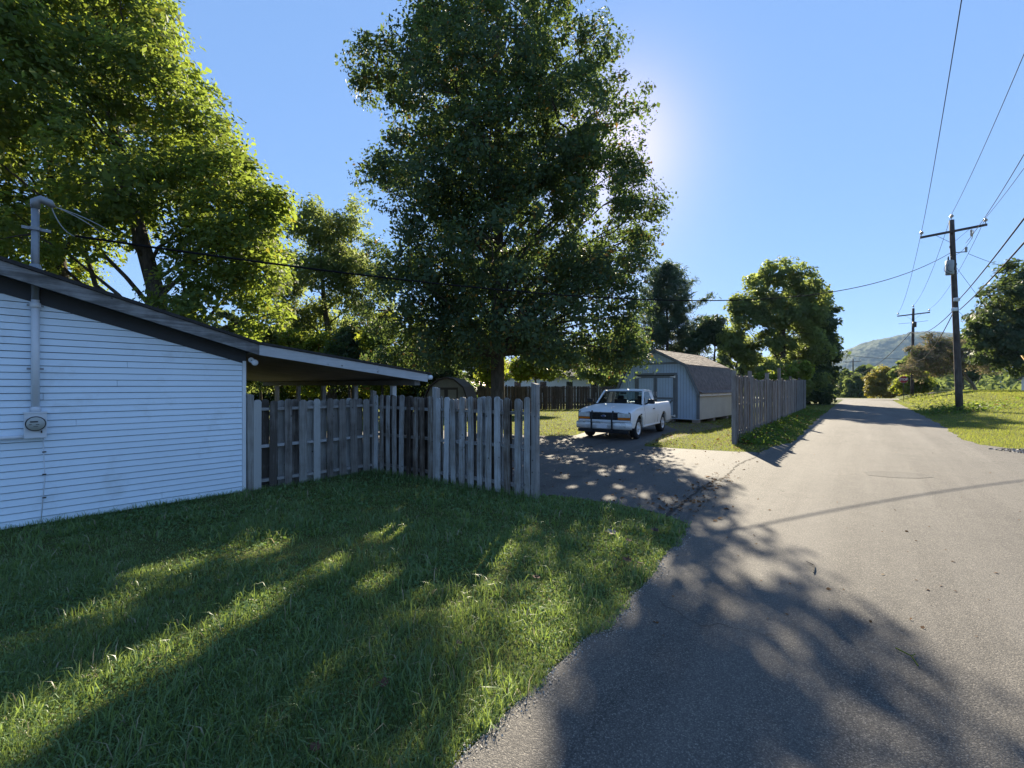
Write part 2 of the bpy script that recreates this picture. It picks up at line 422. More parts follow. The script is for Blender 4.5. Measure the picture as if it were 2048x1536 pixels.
def in_shed(x, y):
    dx = x-SHC[0]; dy = y-SHC[1]
    u = dx*SHX[0]+dy*SHX[1]; v = -dx*SHX[1]+dy*SHX[0]
    return (v > 0.15) & (u > 0.1) & (u < 4.25) & (v < 6.5)
def on_grass(x, y):
    s, q = sq(x, y)
    road = (q > left_edge(s)) & (q < right_edge(s)) & (s < 81)
    cross = (s > 74) & (s < 81)
    return ~(road | cross | in_poly(x, y, DRIVE) | in_house(x, y) | in_shed(x, y))

# ------------------------------------------------------------------ ground, lane, driveway
def ground_mat():
    m, nt, out = new_mat('grassy_ground'); h = N(nt)
    p = h.pos(); a = h.noise(p, 0.5, 5); b = h.noise(p, 9, 5, 0.7); c = h.noise(p, 60, 3)
    col = h.mix(h.mr(a, 0.35, 0.65, 0, 1), (0.060, 0.082, 0.022), (0.105, 0.125, 0.034))
    col = h.mix(h.mr(b, 0.45, 0.7, 0, 0.65), col, (0.055, 0.046, 0.028))
    col = h.mix(h.mr(c, 0.5, 0.75, 0, 0.5), col, (0.15, 0.165, 0.05))
    nt.links.new(h.bsdf(col, 0.95, 0, 0.1, h.bump(h.math('ADD', b, c), 0.8, 0.05)), out.inputs[0])
    return m
M['ground'] = ground_mat()
def axis(vals):
    o = []
    for a, b, st in vals: o += list(np.arange(a, b, st))
    return np.array(o)
sv = axis([(-2700, -200, 250), (-200, -40, 20), (-40, 140, 2), (140, 300, 20), (300, 2751, 175)])
qv = np.array(sorted(list(axis([(-2700, -200, 250), (-200, -40, 20), (-40, -4, 3), (16, 60, 3), (60, 200, 20), (200, 2751, 175)])) + [-3, -2.4, 0, 3.3, 3.8, 4.6, 5.6, 7, 8.6, 10.5, 13]))
SS, QQ = np.meshgrid(sv, qv, indexing='ij')
GX, GY = xy(SS, QQ); GZ = height(GX, GY)
V = np.stack([GX, GY, GZ], -1).reshape(-1, 3)
nq = len(qv); ii, kk = np.meshgrid(np.arange(len(sv)-1), np.arange(nq-1), indexing='ij')
b0 = (ii*nq+kk).ravel()
tag(link('ground', np_mesh('ground', V, np.stack([b0, b0+nq, b0+nq+1, b0+1], -1)[:, ::-1], M['ground'], True)), kind='structure')

def strip(name, s_list, lo, hi, dz, mat, n=9):
    rows = []
    for s in s_list:
        a, b = float(lo(s)), float(hi(s)); row = []
        for k in range(n):
            q = a + (b-a)*k/(n-1); x, y = xy(s, q); row.append((x, y, H(x, min(y, 1e9)) * (1 if q < 3.4 else 0) + dz))
        rows.append(row)
    return tag(MB().grid(rows).build(name, mat), kind='structure')
strip('road', list(np.arange(-40, 14, 2)) + list(np.arange(14, 36, 0.2)) + list(np.arange(36, 75.0, 1)), left_edge, right_edge, 0.014, M['asphalt'], 2)
MBc = MB(); rows = []
for q in np.arange(-70, 71, 3.5):
    r = []
    for s in (73.6, 75, 77, 79, 81):
        x, y = xy(s, q); r.append((x, y, H(x, y) + 0.02))
    rows.append(r)
tag(MBc.grid(rows).build('crossing_road', M['asphalt']), kind='structure')
tag(MB().add([(x, y, 0.007) for x, y in DRIVE], [tuple(range(len(DRIVE)))]).build('driveway', M['asphalt2']), kind='structure')
# a darker square repair in the lane
px, py = 7.75, 9.05
tag(MB().add([(px+dx, py+dy, 0.018) for dx, dy in [(-.62,-.05),(-.45,.30),(-.1,.42),(.35,.33),(.62,.08),(.5,-.25),(.1,-.36),(-.35,-.28)]], [tuple(reversed(range(8)))]).build('road_patch', M['patch']), kind='structure')
# crumbled seam between driveway and lane
rg = np.random.default_rng(5)
mb = MB(); pts = []
for s in np.arange(6.2, 15.2, 0.12):
    pts.append((s, -2.2 + 0.05*math.sin(s*2.1) + 0.06*(rg.random()-0.5)))
vs = []; fs = []
for i, (s, q) in enumerate(pts):
    w = 0.008 + 0.022*rg.random()
    for e in (-w, w):
        x, y = xy(s, q+e); vs.append((x, y, 0.0185))
    if i: fs.append((2*i-2, 2*i-1, 2*i+1, 2*i))
mb.add(vs, fs)
M['crack'] = paint('crack_dirt', (0.03, 0.026, 0.022), 0.95)
tag(mb.build('pavement_crack', M['crack']), kind='structure')
# bare earth and trodden soil beside the truck
M['dirt'] = paint('bare_soil', (0.10, 0.082, 0.06), 0.95, var=0.4, scale=2.5, bump=0.6)
tag(MB().add([(x, y, 0.0035) for x, y in [(4.1,13.9),(4.9,14.6),(6.2,16.2),(7.6,18.0),(9.6,20.3),(9.4,21.7),(5.8,24.6),(5.0,22.5),(4.6,19.0)]], [tuple(range(9))]).build('bare_soil', M['dirt']), kind='structure')

# far wooded hill
def hill_mat():
    m, nt, out = new_mat('wooded_hill'); h = N(nt)
    p = h.pos(); a = h.noise(p, 0.03, 6, 0.75); b = h.vor(p, 0.06)
    col = h.mix(h.mr(a, 0.42, 0.58, 0, 1), (0.010, 0.024, 0.010), (0.070, 0.092, 0.032))
    col = h.mix(h.mr(b, 0.1, 0.7, 0, 0.6), col, (0.015, 0.028, 0.012))
    c = h.noise(p, 0.006, 4); col = h.mix(h.mr(c, 0.45, 0.6, 0, 0.6), col, (0.075, 0.095, 0.035))
    nt.links.new(h.bsdf(col, 0.95, 0, 0.1), out.inputs[0]); return m
M['hill'] = hill_mat()
def hill(name, cx, cy, lx, ly, hh, rot, n, seed, prof=None):
    rg = np.random.default_rng(seed)
    u = np.linspace(-1, 1, n); U, W = np.meshgrid(u, np.linspace(-1, 1, n//2), indexing='ij')
    rr = np.clip(1 - np.sqrt(U**2 + W**2), 0, 1)
    base = np.sin(rr*math.pi/2)**1.25
    z = np.zeros_like(U)
    X = U*lx; Y = W*ly
    c, s_ = math.cos(rot), math.sin(rot)
    PX = cx + X*c - Y*s_; PY = cy + X*s_ + Y*c
    nz = np.array([[mnoise.noise(Vector((a*0.006, b*0.006, seed)))*0.09 + mnoise.noise(Vector((a*0.03, b*0.03, seed+3)))*0.03 for a, b in zip(ra, rb)] for ra, rb in zip(PX, PY)])
    jig = rg.random(U.shape)*9.0
    z = hh*base*(1+nz) + jig*(base > 0.02) - 4
    V = np.stack([PX, PY, z], -1).reshape(-1, 3); k = n//2
    ii, kk = np.meshgrid(np.arange(n-1), np.arange(k-1), indexing='ij'); b0 = (ii*k+kk).ravel()
    return tag(link(name, np_mesh(name, V, np.stack([b0, b0+k, b0+k+1, b0+1], -1), M['hill'])), kind='structure')
hill('hill', 1690, 1850, 620, 520, 221, R(8), 260, 11)

# ------------------------------------------------------------------ the white house with its carport
hz = math.atan2(HX[1], HX[0])
house = empty('house', (HC[0], HC[1], 0), hz, 'single-storey white clapboard house with open carport under one long roof', 'house')
SL = 0.285                                # roof pitch
EAVE = 2.22                               # wall top at the corner
RIDGE = -5.6
def rake(x): return EAVE + SL*(-x)        # underside of the roof over the gable wall
rg = random.Random(3)
EXPO = 0.0885
# backing wall, coloured dark to supply the shade between siding laps
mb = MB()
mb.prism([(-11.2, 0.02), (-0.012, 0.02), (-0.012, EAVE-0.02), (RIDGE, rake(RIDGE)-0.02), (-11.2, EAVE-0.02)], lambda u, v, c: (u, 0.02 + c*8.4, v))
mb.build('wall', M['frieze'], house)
k = 0; z = 0.03
while z < rake(RIDGE):
    zt = z + EXPO; x1 = min(-0.055, -(z - EAVE)/SL - 0.004)
    x0 = -11.15
    if zt > EAVE: x0 = max(x0, 2*RIDGE + (zt-EAVE)/SL)
    cuts = [x0] + sorted([c for c in (rg.uniform(-7.5, -5), rg.uniform(-4.4, -0.5)) if x0+0.3 < c < x1-0.2 and (rg.random() < 0.27 or c < -4.5)]) + [x1]
    for a, b in zip(cuts[:-1], cuts[1:]):
        dz = rg.uniform(-0.0012, 0.0012)
        lift = -0.003 if b < x1 else 0.0
        prof = [(0.018, z+dz), (-0.017+lift, z+dz), (-0.017+lift, z+0.003+dz), (-0.004, z+EXPO-0.0078), (0.018, z+EXPO-0.0078)]
        b2 = b - (0.0035 if b < x1 else 0); b3 = b2
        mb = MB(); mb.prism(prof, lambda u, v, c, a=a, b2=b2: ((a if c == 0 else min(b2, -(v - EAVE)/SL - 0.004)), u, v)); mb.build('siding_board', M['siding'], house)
    z += EXPO; k += 1
MB().box((-0.052, -0.028, 0.0), (0.0, 0.03, EAVE+0.0)).box((-0.02, 0.031, 0.0), (0.004, 0.09, EAVE)).build('corner_trim', M['trimwhite'], house)
MB().box((-11.2, -0.006, -0.02), (-0.0, 0.02, 0.012)).build('foundation', M['crack'], house)
# dark frieze under the rake
OV = 0.30
def sloped(name, mat, x0, x1, y0, y1, f, t, par=house, **k):
    mb = MB(); mb.add([(x0,y0,f(x0)),(x1,y0,f(x1)),(x1,y1,f(x1)),(x0,y1,f(x0)),(x0,y0,f(x0)+t),(x1,y0,f(x1)+t),(x1,y1,f(x1)+t),(x0,y1,f(x0)+t)],
        [(0,3,2,1),(4,5,6,7),(0,1,5,4),(1,2,6,5),(2,3,7,6),(3,0,4,7)])
    return mb.build(name, mat, par, **k)
CE = 3.55                                 # carport eave
def cp(x): return EAVE + 0.12 - 0.122*(x)       # carport roof underside
rk = lambda x: rake(x) + 0.0
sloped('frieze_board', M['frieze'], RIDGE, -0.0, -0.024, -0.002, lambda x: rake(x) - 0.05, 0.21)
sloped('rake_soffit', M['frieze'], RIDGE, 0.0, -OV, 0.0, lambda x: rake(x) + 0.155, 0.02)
sloped('roof', M['shinglehouse'], RIDGE, 0.12, -OV-0.06, 8.6, lambda x: rake(x) + 0.295, 0.045)
sloped('roof', M['shinglehouse'], 2*RIDGE - 0.4, RIDGE, -OV-0.06, 8.6, lambda x: rake(RIDGE) - SL*(RIDGE - x) + 0.295, 0.045)
sloped('rake_board', M['fascia'], RIDGE, 0.10, -OV-0.035, -OV, lambda x: rake(x) + 0.125, 0.165)
sloped('rake_board', M['fascia'], 2*RIDGE - 0.4, RIDGE, -OV-0.035, -OV, lambda x: rake(RIDGE) - SL*(RIDGE - x) + 0.125, 0.165)
# carport: roof, fascia, ceiling, posts, gutter
sloped('carport_roof', M['shinglehouse'], 0.12, CE+0.08, -OV-0.06, 8.6, lambda x: cp(x) + 0.165, 0.04)
sloped('carport_fascia', M['carportfascia'], 0.10, CE+0.02, -OV-0.036, -OV, lambda x: cp(x) - 0.012, 0.17)
mb = MB(); n = 18
for i in range(n):
    y0 = -OV + 0.004 + i*(8.85/n); y1 = y0 + 8.85/n - 0.006
    sloped('ceiling_board', M['soffit'], 0.03, CE, y0, y1, lambda x: cp(x) + 0.01, 0.02)
sloped('eave_beam', M['soffit'], CE-0.27, CE-0.13, -OV+0.05, 8.5, lambda x: cp(CE-0.2) - 0.115, 0.115)
g = MB(); g.tube([(CE+0.10, -OV-0.05, cp(CE)+0.09), (CE+0.10, 8.6, cp(CE)+0.07)], 0.052, 10); g.build('gutter', M['trimwhite'], house, True)
for y in (0.62, 2.35, 4.1, 5.75, 7.4):
    MB().box((CE-0.255, y, 0), (CE-0.145, y+0.11, cp(CE)-0.10)).build('carport_post', M['trimwhite'] if y < 1 else M['picketA'], house, bevel=0.008)
# small white floodlight at the corner
fl = empty('floodlight', Vector((HC[0], HC[1], 0)) + Vector((HX[0]*0.03+HX[1]*0.04, HX[1]*0.03-HX[0]*0.04, 2.24)), hz, 'small white floodlight at the corner under the house eave', 'light')
MB().lathe([(0.0, -0.012), (0.045, -0.012), (0.045, 0.0), (0.0, 0.0)], (0.035, -0.02, 0), 'y', 14).build('mount', M['metalwhite'], fl)
MB().lathe([(0.0, 0.07), (0.022, 0.06), (0.028, 0.02), (0.05, -0.03), (0.052, -0.05), (0.0, -0.042)], (0.06, -0.075, -0.045), 'y', 14).build('lamp_head', M['metalwhite'], fl, True)
MB().bar((0.035, -0.03, 0), (0.06, -0.06, -0.03), 0.016, 0.016).build('arm', M['metalgrey'], fl)

# electricity meter, conduit and mast on the gable wall
mx = -2.44
ML = lambda x, y, z: (HC[0] + HX[0]*x - HX[1]*y, HC[1] + HX[1]*x + HX[0]*y, z)
mt = empty('electric_meter', ML(mx, -0.02, 0), hz, 'white electric meter box with round dial, conduit and roof mast on siding', 'meter')
MB().box((-0.10, -0.115, 1.14), (0.10, 0.0, 1.46)).build('meter_box', M['metalwhite'], mt, bevel=0.008)
MB().box((-0.107, -0.122, 1.452), (0.107, 0.0, 1.474)).build('box_lid', M['metalwhite'], mt, bevel=0.004)
d = MB().lathe([(0.0, -0.055), (0.078, -0.05), (0.084, -0.035), (0.084, 0.0)], (0, -0.116, 1.325), 'y', 24).build('meter_dial', M['glassmeter'], mt, True)
MB().lathe([(0.083, -0.03), (0.093, -0.03), (0.093, 0.0), (0.083, 0.0)], (0, -0.116, 1.325), 'y', 24).build('dial_ring', M['black'], d)
MB().box((-0.05, -0.1745, 1.345), (0.02, -0.168, 1.36)).box((-0.06, -0.172, 1.315), (-0.035, -0.1655, 1.322)).box((0.0, -0.1725, 1.315), (0.03, -0.166, 1.322)).box((-0.02, -0.1715, 1.29), (0.02, -0.165, 1.295)).build('dial_marking', M['black'], d)
MB().box((0.045, -0.13, 1.205), (0.058, -0.1155, 1.235)).build('seal', M['darkmetal'], mt)
zr = rake(mx)
MB().tube([(0, -0.045, 1.47), (0, -0.045, zr-0.02)], 0.040, 14).build('conduit', M['metalwhite'], mt, True)
for za, zb_ in ((1.475, 1.53), (zr-0.12, zr-0.06)): MB().tube([(0, -0.045, za), (0, -0.045, zb_)], 0.051, 14).build('conduit_collar', M['metalwhite'], mt, True)
for zz in (zr-0.09, 2.02):
    MB().box((-0.075, -0.03, zz-0.012), (0.075, -0.022, zz+0.012)).build('strap', M['metalgrey'], mt)
MB().tube([(0, -0.045, zr-0.02), (0, -0.045, 4.10)], 0.038, 14).build('mast', M['metalgrey'], mt, True)
MB().lathe([(0.14, 0.0), (0.06, 0.05), (0.05, 0.10)], (0, -0.045, zr+0.335), 'z', 14).build('roof_flashing', M['metalgrey'], mt, True)
MB().tube([(0, -0.045, 4.06), (0.0, -0.045, 4.15), (0.05, -0.05, 4.19), (0.13, -0.06, 4.165), (0.16, -0.06, 4.12)], [0.045, 0.05, 0.05, 0.046, 0.03], 12).build('weatherhead', M['metalgrey'], mt, True)
MB().lathe([(0.052, -0.02), (0.056, -0.02), (0.056, 0.02), (0.052, 0.02)], (0, -0.045, 3.80), 'z', 14).bar((-0.12, -0.045, 3.80), (0.14, -0.045, 3.80), 0.025, 0.035).build('wire_clamp', M['metalgrey'], mt)
M['cable'] = paint('black_cable', (0.012, 0.012, 0.014), 0.85, spec=0.08)
M['cablegrey'] = paint('grey_cable', (0.30, 0.31, 0.32), 0.5)
for a, b, c in (((0.14, -0.06, 4.13), (0.22, -0.08, 3.82), (0.36, -0.1, 3.78)), ((0.15, -0.06, 4.14), (0.5, -0.12, 4.02), (0.62, -0.14, 3.86)), ((0.15, -0.05, 4.13), (0.42, -0.1, 4.10), (0.75, -0.16, 3.9))):
    MB().tube([Vector(a)*(1-t)**2 + Vector(b)*2*t*(1-t) + Vector(c)*t*t for t in [i/8 for i in range(9)]], 0.006, 6).build('drip_loop', M['cablegrey'], mt, True)
MB().tube([(-0.09, -0.05, 1.165), (-0.16, -0.05, 1.16), (-3.5, -0.045, 1.15)], 0.026, 10).build('side_conduit', M['metalwhite'], mt, True)
MB().tube([(0.07, -0.018, 1.14), (0.085, -0.018, 0.6), (0.05, -0.018, 0.06)], 0.005, 6).build('ground_wire', M['metalwhite'], mt, True)
for zz in (0.95, 0.66, 0.36): MB().box((0.062, -0.028, zz-0.007), (0.098, -0.01, zz+0.007)).build('wire_staple', M['darkmetal'], mt)

# ------------------------------------------------------------------ fences
def picket_meshes(name, w, hgt, th, mat, n, round_top, seed, warp=0.012):
    rg = random.Random(seed); out = []
    for i in range(n):
        ww = w * rg.uniform(0.88, 1.08); hh = hgt * rg.uniform(0.985, 1.015)
        if round_top:
            e = ww*0.32; top = [(ww/2, hh-e), (ww/2-e*0.35, hh-e*0.35), (ww/2-e, hh), (-ww/2+e, hh*rg.uniform(0.997, 1.0)), (-ww/2+e*0.35, hh-e*0.35), (-ww/2, hh-e)]
        else:
            top = [(ww/2, hh*rg.uniform(0.985, 1)), (-ww/2, hh*rg.uniform(0.985, 1))]
        lean = rg.uniform(-0.012, 0.012); bow = rg.uniform(-warp, warp)
        levels = [0.0, hgt*0.35, hgt*0.7]
        rows = [[(-ww/2, z), (ww/2, z)] for z in levels]
        mb = MB()
        def bend(x, y, z): t = z/hgt; return (x + lean*t, y + bow*math.sin(t*3.0), z)
        fr = []; 
        for (a, b) in rows: fr.append([bend(a[0], 0, a[1]), bend(b[0], 0, b[1]), bend(b[0], th, b[1]), bend(a[0], th, a[1])])
        for r0, r1 in zip(fr[:-1], fr[1:]):
            mb.add(r0 + r1, [(0,1,5,4),(1,2,6,5),(2,3,7,6),(3,0,4,7)])
        mb.add(fr[0], [(3,2,1,0)])
        pr = [rows[-1][1]] + top + [rows[-1][0]]; m = len(pr)
        vs = [bend(u, 0, v) for u, v in pr] + [bend(u, th, v) for u, v in pr]
        fs = [tuple(range(m)), tuple(reversed(range(m, 2*m)))] + [(k, m+k, m+k+1, k+1) for k in range(m-1)]
        mb.add(vs, fs)
        out.append(mb.mesh(name, mat))
    return out
PICK = {'A': picket_meshes('picket', 0.138, 1.54, 0.02, M['picketA'], 7, True, 1, 0.006),
        'B': picket_meshes('picket', 0.112, 1.58, 0.02, M['picket'], 9, True, 2),
        'C': picket_meshes('picket', 0.135, 1.78, 0.02, M['picketC'], 5, True, 3),
        'D': picket_meshes('picket', 0.135, 2.16, 0.022, M['picketD'], 8, False, 4, 0.02)}
def fence(label, p0, p1, kind, spacing, posts, post_h, rails, rail_mat, post_mat, group=None, gap=0.10, dz=None, seed=0, post_w=0.095, back_off=0.5):
    p0 = Vector((*p0, 0)); p1 = Vector((*p1, 0)); L = (p1-p0).length; a = math.atan2(p1.y-p0.y, p1.x-p0.x)
    rg = random.Random(seed); ms = PICK[kind]
    f = empty('picket_fence', (p0.x, p0.y, 0), a, label, 'fence', group)
    gz = lambda x: H(p0.x + (p1.x-p0.x)*x/L, p0.y + (p1.y-p0.y)*x/L)
    n = int(L/spacing)
    for side in (0, 1):
        for i in range(n + (0 if side else 1)):
            x = (i + (back_off if side else 0)) * spacing + rg.uniform(-0.012, 0.012) + 0.07
            if x > L - 0.02: continue
            y = (-0.045 - 0.02) if side == 0 else 0.045
            d = (dz(x) if dz else 0)
            o = link('picket', rg.choice(ms), f, (x, y, gz(x) + 0.015 + rg.uniform(-0.012, 0.012)), (rg.uniform(-.008, .008), rg.uniform(-.012, .012), 0 if rg.random() < .5 else math.pi))
            if abs(o.rotation_euler.z) > 1: o.location.y += 0.02
            o.scale.z = 1 + d
    for zr in rails:
        seg = [0] + [p for p in posts if 0.3 < p < L-0.3] + [L]
        for xa, xb in zip(seg[:-1], seg[1:]):
            s = rg.uniform(-0.012, 0.012)
            MB().bar((xa+0.004, 0, gz(xa)+zr+s), (xb-0.004, 0, gz(xb)+zr-s), 0.084, 0.05).build('rail', rail_mat, f)
    for j, x in enumerate(posts):
        ph = post_h[j % len(post_h)]
        w = post_w*rg.uniform(0.92, 1.08)/2
        tilt = rg.uniform(-0.012, 0.012)
        MB().prism([(-w, -w), (w*0.9, -w), (w, -w*0.9), (w, w), (-w, w)], lambda u, v, c, ph=ph, tilt=tilt: (u + tilt*ph*c, v, (ph - 0.012*(u/w if w else 0)*1.0 if c else 0))).build('post', post_mat, f, loc=(x, 0, gz(x)))
    return f
FA0 = (-4.43, 7.66); FA1 = (-2.92, 9.50)
fence('short weathered grey picket fence joining the white house corner', FA0, FA1, 'A', 0.262, [-0.02, 2.36], [1.66, 1.70], [0.16, 0.76, 1.40], M['railA'], M['picketA'], 'weathered shadowbox fences', seed=11, back_off=0.68)
FB0 = (-2.86, 9.45); FB1 = (0.41, 7.17)
fence('weathered picket fence with flaking whitewash ending in tall post at driveway', FB0, FB1, 'B', 0.198, [1.74, 3.94], [1.77, 1.84], [0.18, 0.80, 1.36], M['rail'], M['postpale'], 'weathered shadowbox fences', seed=12, post_w=0.10, back_off=0.84)
fence('dark brown picket fence across the back yard before the white house', (-2.8, 33.6), (8.2, 35.4), 'C', 0.225, [0, 2.4, 4.8, 7.2, 9.6, 11], [1.9], [0.3, 0.95, 1.6], M['railC'], M['picketC'], seed=13)
FD0 = (6.83, 13.85); FD1 = (20.7, 31.8)
DPOST = [0.0, 2.5, 6.2, 9.8, 14.2, 18.9]
def dsag(x):
    for a, b in zip(DPOST[:-1], DPOST[1:]):
        if a <= x <= b:
            t = (x-a)/(b-a); return {0: -0.01, 1: -0.075, 2: -0.06, 3: -0.03, 4: 0.02}[DPOST.index(a)] * math.sin(math.pi*t)
    return 0.03
fence('tall brown-grey leaning picket fence along the lane beside the shed', FD0, FD1, 'D', 0.285, DPOST + [22.6], [2.27, 2.32, 2.34, 2.66, 2.34, 2.32, 2.2], [0.35, 1.2, 2.0], M['railD'], M['picketD'], seed=14, dz=dsag, post_w=0.12)

# ------------------------------------------------------------------ barn-roofed storage shed
M['shedwall'] = paint('pale_blue_grey_boarding', (0.31, 0.43, 0.59), 0.7, var=0.10, scale=1.5, dirt=((0.26, 0.26, 0.25), 4, 0.6, 0.5))
M['shedtrim'] = paint('slate_blue_trim', (0.12, 0.15, 0.185), 0.7, var=0.2, scale=4, dirt=((0.09, 0.085, 0.08), 6, 0.6, 0.5))
M['shedwall2'] = paint('weathered_side_panel', (0.48, 0.47, 0.41), 0.75, var=0.15, scale=1.5, dirt=((0.22, 0.20, 0.17), 3, 0.58, 0.6))
M['shingle'] = paint('brown_grey_shingle', (0.145, 0.115, 0.10), 0.95, var=0.45, scale=5, bump=0.4)
M['block'] = paint('concrete_block', (0.27, 0.26, 0.24), 0.95, var=0.3, scale=5, bump=0.5)
M['concretewood'] = paint('pale_timber', (0.30, 0.26, 0.20), 0.9, var=0.3)
shed = empty('storage_shed', (*SHC, 0), math.atan2(SHX[1], SHX[0]), 'blue-grey gambrel-roofed storage shed with double doors behind the pickup', 'shed')
W = 4.32; B0 = 0.20; E = 1.50; BK = 0.63; BZ = 2.80; PZ = 3.58; LN = 6.5
out = [(0, B0), (W, B0), (W, E), (W-BK, BZ), (W/2, PZ), (BK, BZ), (0, E)]
def top_at(x):
    x = min(x, W-x)
    return E + (BZ-E)*x/BK if x < BK else BZ + (PZ-BZ)*(x-BK)/(W/2-BK)
MB().prism(out, lambda u, v, c: (u, 0.03 + c*(LN-0.06), v-0.03 if v > 1 else v)).build('wall', M['shedtrim'], shed)
x = 0.02; DR0, DR1, DZ = 1.14, 3.18, 2.36
while x < W - 0.03:                        # grooved front boarding
    w = 0.143; x1 = min(x + w - 0.017, W-0.02)
    z0 = B0+0.02
    if x1 > DR0 and x < DR1: z0 = DZ
    ta, tb = top_at(x)-0.06, top_at(x1)-0.06
    mb = MB(); cols = [(x, ta)]
    if x < W/2 < x1: cols.append((W/2, PZ-0.06))
    for bk in (BK, W-BK):
        if x < bk < x1: cols.append((bk, BZ-0.06))
    cols.append((x1, tb)); cols.sort()
    prof = [(x, z0), (x1, z0)] + list(reversed(cols))
    mb.prism(prof, lambda u, v, c: (u, 0.012 + c*0.02, v)); mb.build('wall_board', M['shedwall'], shed)
    x += w
x = 0.08
while x < LN - 0.05:
    MB().box((W+0.0, x, B0+0.02), (W+0.014, min(x+0.198, LN), E-0.06)).build('side_board', M['shedwall2'], shed); x += 0.205
# trim
MB().box((W-0.10, -0.012, B0), (W+0.02, 0.011, E-0.02)).box((W+0.0145, 0.012, B0), (W+0.03, 0.10, E-0.02)).build('corner_trim', M['shedtrim'], shed)
MB().box((-0.02, -0.012, B0), (0.10, 0.011, E-0.02)).build('corner_trim', M['shedtrim'], shed)
MB().box((-0.02, -0.006, B0-0.03), (W+0.02, 0.05, B0+0.02)).build('sill', M['shedwall'], shed)
MB().box((W-0.01, 0.05, B0-0.03), (W+0.022, LN, B0+0.02)).build('sill', M['shedwall2'], shed)
MB().box((BK+0.28, -0.014, 2.90), (W-BK-0.28, 0.011, 3.0)).build('gable_band', M['shedtrim'], shed)
OVF = 0.13
ro = [(-0.12, E-0.10), (BK-0.10, BZ+0.05), (W/2, PZ+0.10), (W-BK+0.10, BZ+0.05), (W+0.12, E-0.10)]
for (a, b) in zip(ro[:-1], ro[1:]):
    MB().bar((a[0], -OVF, a[1]-0.03), (b[0], -OVF, b[1]-0.03), 0.03, 0.15, up=(0, 1, 0)).build('bargeboard', M['shedtrim'], shed) if False else None
    d = Vector((b[0]-a[0], 0, b[1]-a[1])).normalized(); nn = Vector((-d.z, 0, d.x)) * 0.13
    if nn.z > 0: nn = -nn
    pa, pb = Vector((a[0], 0, a[1])), Vector((b[0], 0, b[1]))
    q = [pa, pb, pb+nn, pa+nn]
    MB().add([(p.x, -OVF-0.02, p.z) for p in q] + [(p.x, -OVF+0.012, p.z) for p in q], [(0,1,2,3),(7,6,5,4),(0,4,5,1),(1,5,6,2),(2,6,7,3),(3,7,4,0)]).build('bargeboard', M['shedtrim'], shed)
rgs = random.Random(8)
for j, (a, b) in enumerate(zip(ro[:-1], ro[1:])):   # roof decks and shingle courses
    pa, pb = Vector((a[0], 0, a[1])), Vector((b[0], 0, b[1]))
    low, hi = (pa, pb) if pa.z < pb.z else (pb, pa)
    d = (hi-low); Ls = d.length; d.normalize(); nn = Vector((-d.z, 0, d.x)); nn = nn if nn.z > 0 else -nn
    MB().add([(p.x, y, p.z) for y in (-OVF+0.0125, LN+0.1) for p in (low, hi, hi-nn*0.03, low-nn*0.03)], [(3,2,1,0),(4,5,6,7),(0,1,5,4),(1,2,6,5),(2,3,7,6),(3,0,4,7)]).build('roof_deck', M['shedtrim'], shed)
    nr = max(4, int(Ls/0.145))
    for r in range(nr):
        t0 = Ls*r/nr - 0.02; t1 = Ls*(r+1)/nr + 0.03
        mb = MB(); y = -OVF-0.03 - (0.15 if r % 2 else 0)
        while y < LN+0.12:
            y1 = min(y+0.298, LN+0.13); ya = max(y, -OVF-0.03)
            if y1 > ya + 0.02:
                l = rgs.uniform(0.010, 0.022); s0 = t0 + rgs.uniform(-0.010, 0.006)
                A = low + d*s0 + nn*l; Bq = low + d*t1 + nn*0.003; A2 = A - nn*0.009
                mb.add([(A.x, ya, A.z), (A.x, y1, A.z), (Bq.x, y1, Bq.z), (Bq.x, ya, Bq.z), (A2.x, ya, A2.z), (A2.x, y1, A2.z)], [(0,1,2,3),(4,5,1,0),(0,3,4),(1,5,2)])
            y += 0.304
        mb.build('shingle_course', M['shingle'], shed)
MB().bar((W+0.13, -OVF-0.02, E-0.13), (W+0.13, LN+0.1, E-0.13), 0.03, 0.11).build('eave_fascia', M['trimwhite'], shed)
mb = MB(); mb.add([(W+0.02, -0.1, E+0.10), (W+0.24, -0.1, E-0.04), (W+0.24, LN+0.1, E-0.04), (W+0.02, LN+0.1, E+0.10), (W+0.02, -0.1, E+0.07), (W+0.24, -0.1, E-0.07), (W+0.24, LN+0.1, E-0.07), (W+0.02, LN+0.1, E+0.07)], [(0,1,2,3),(7,6,5,4),(0,4,5,1),(1,5,6,2),(2,6,7,3),(3,7,4,0)])
mb.build('eave_skirt', M['shingle'], shed)
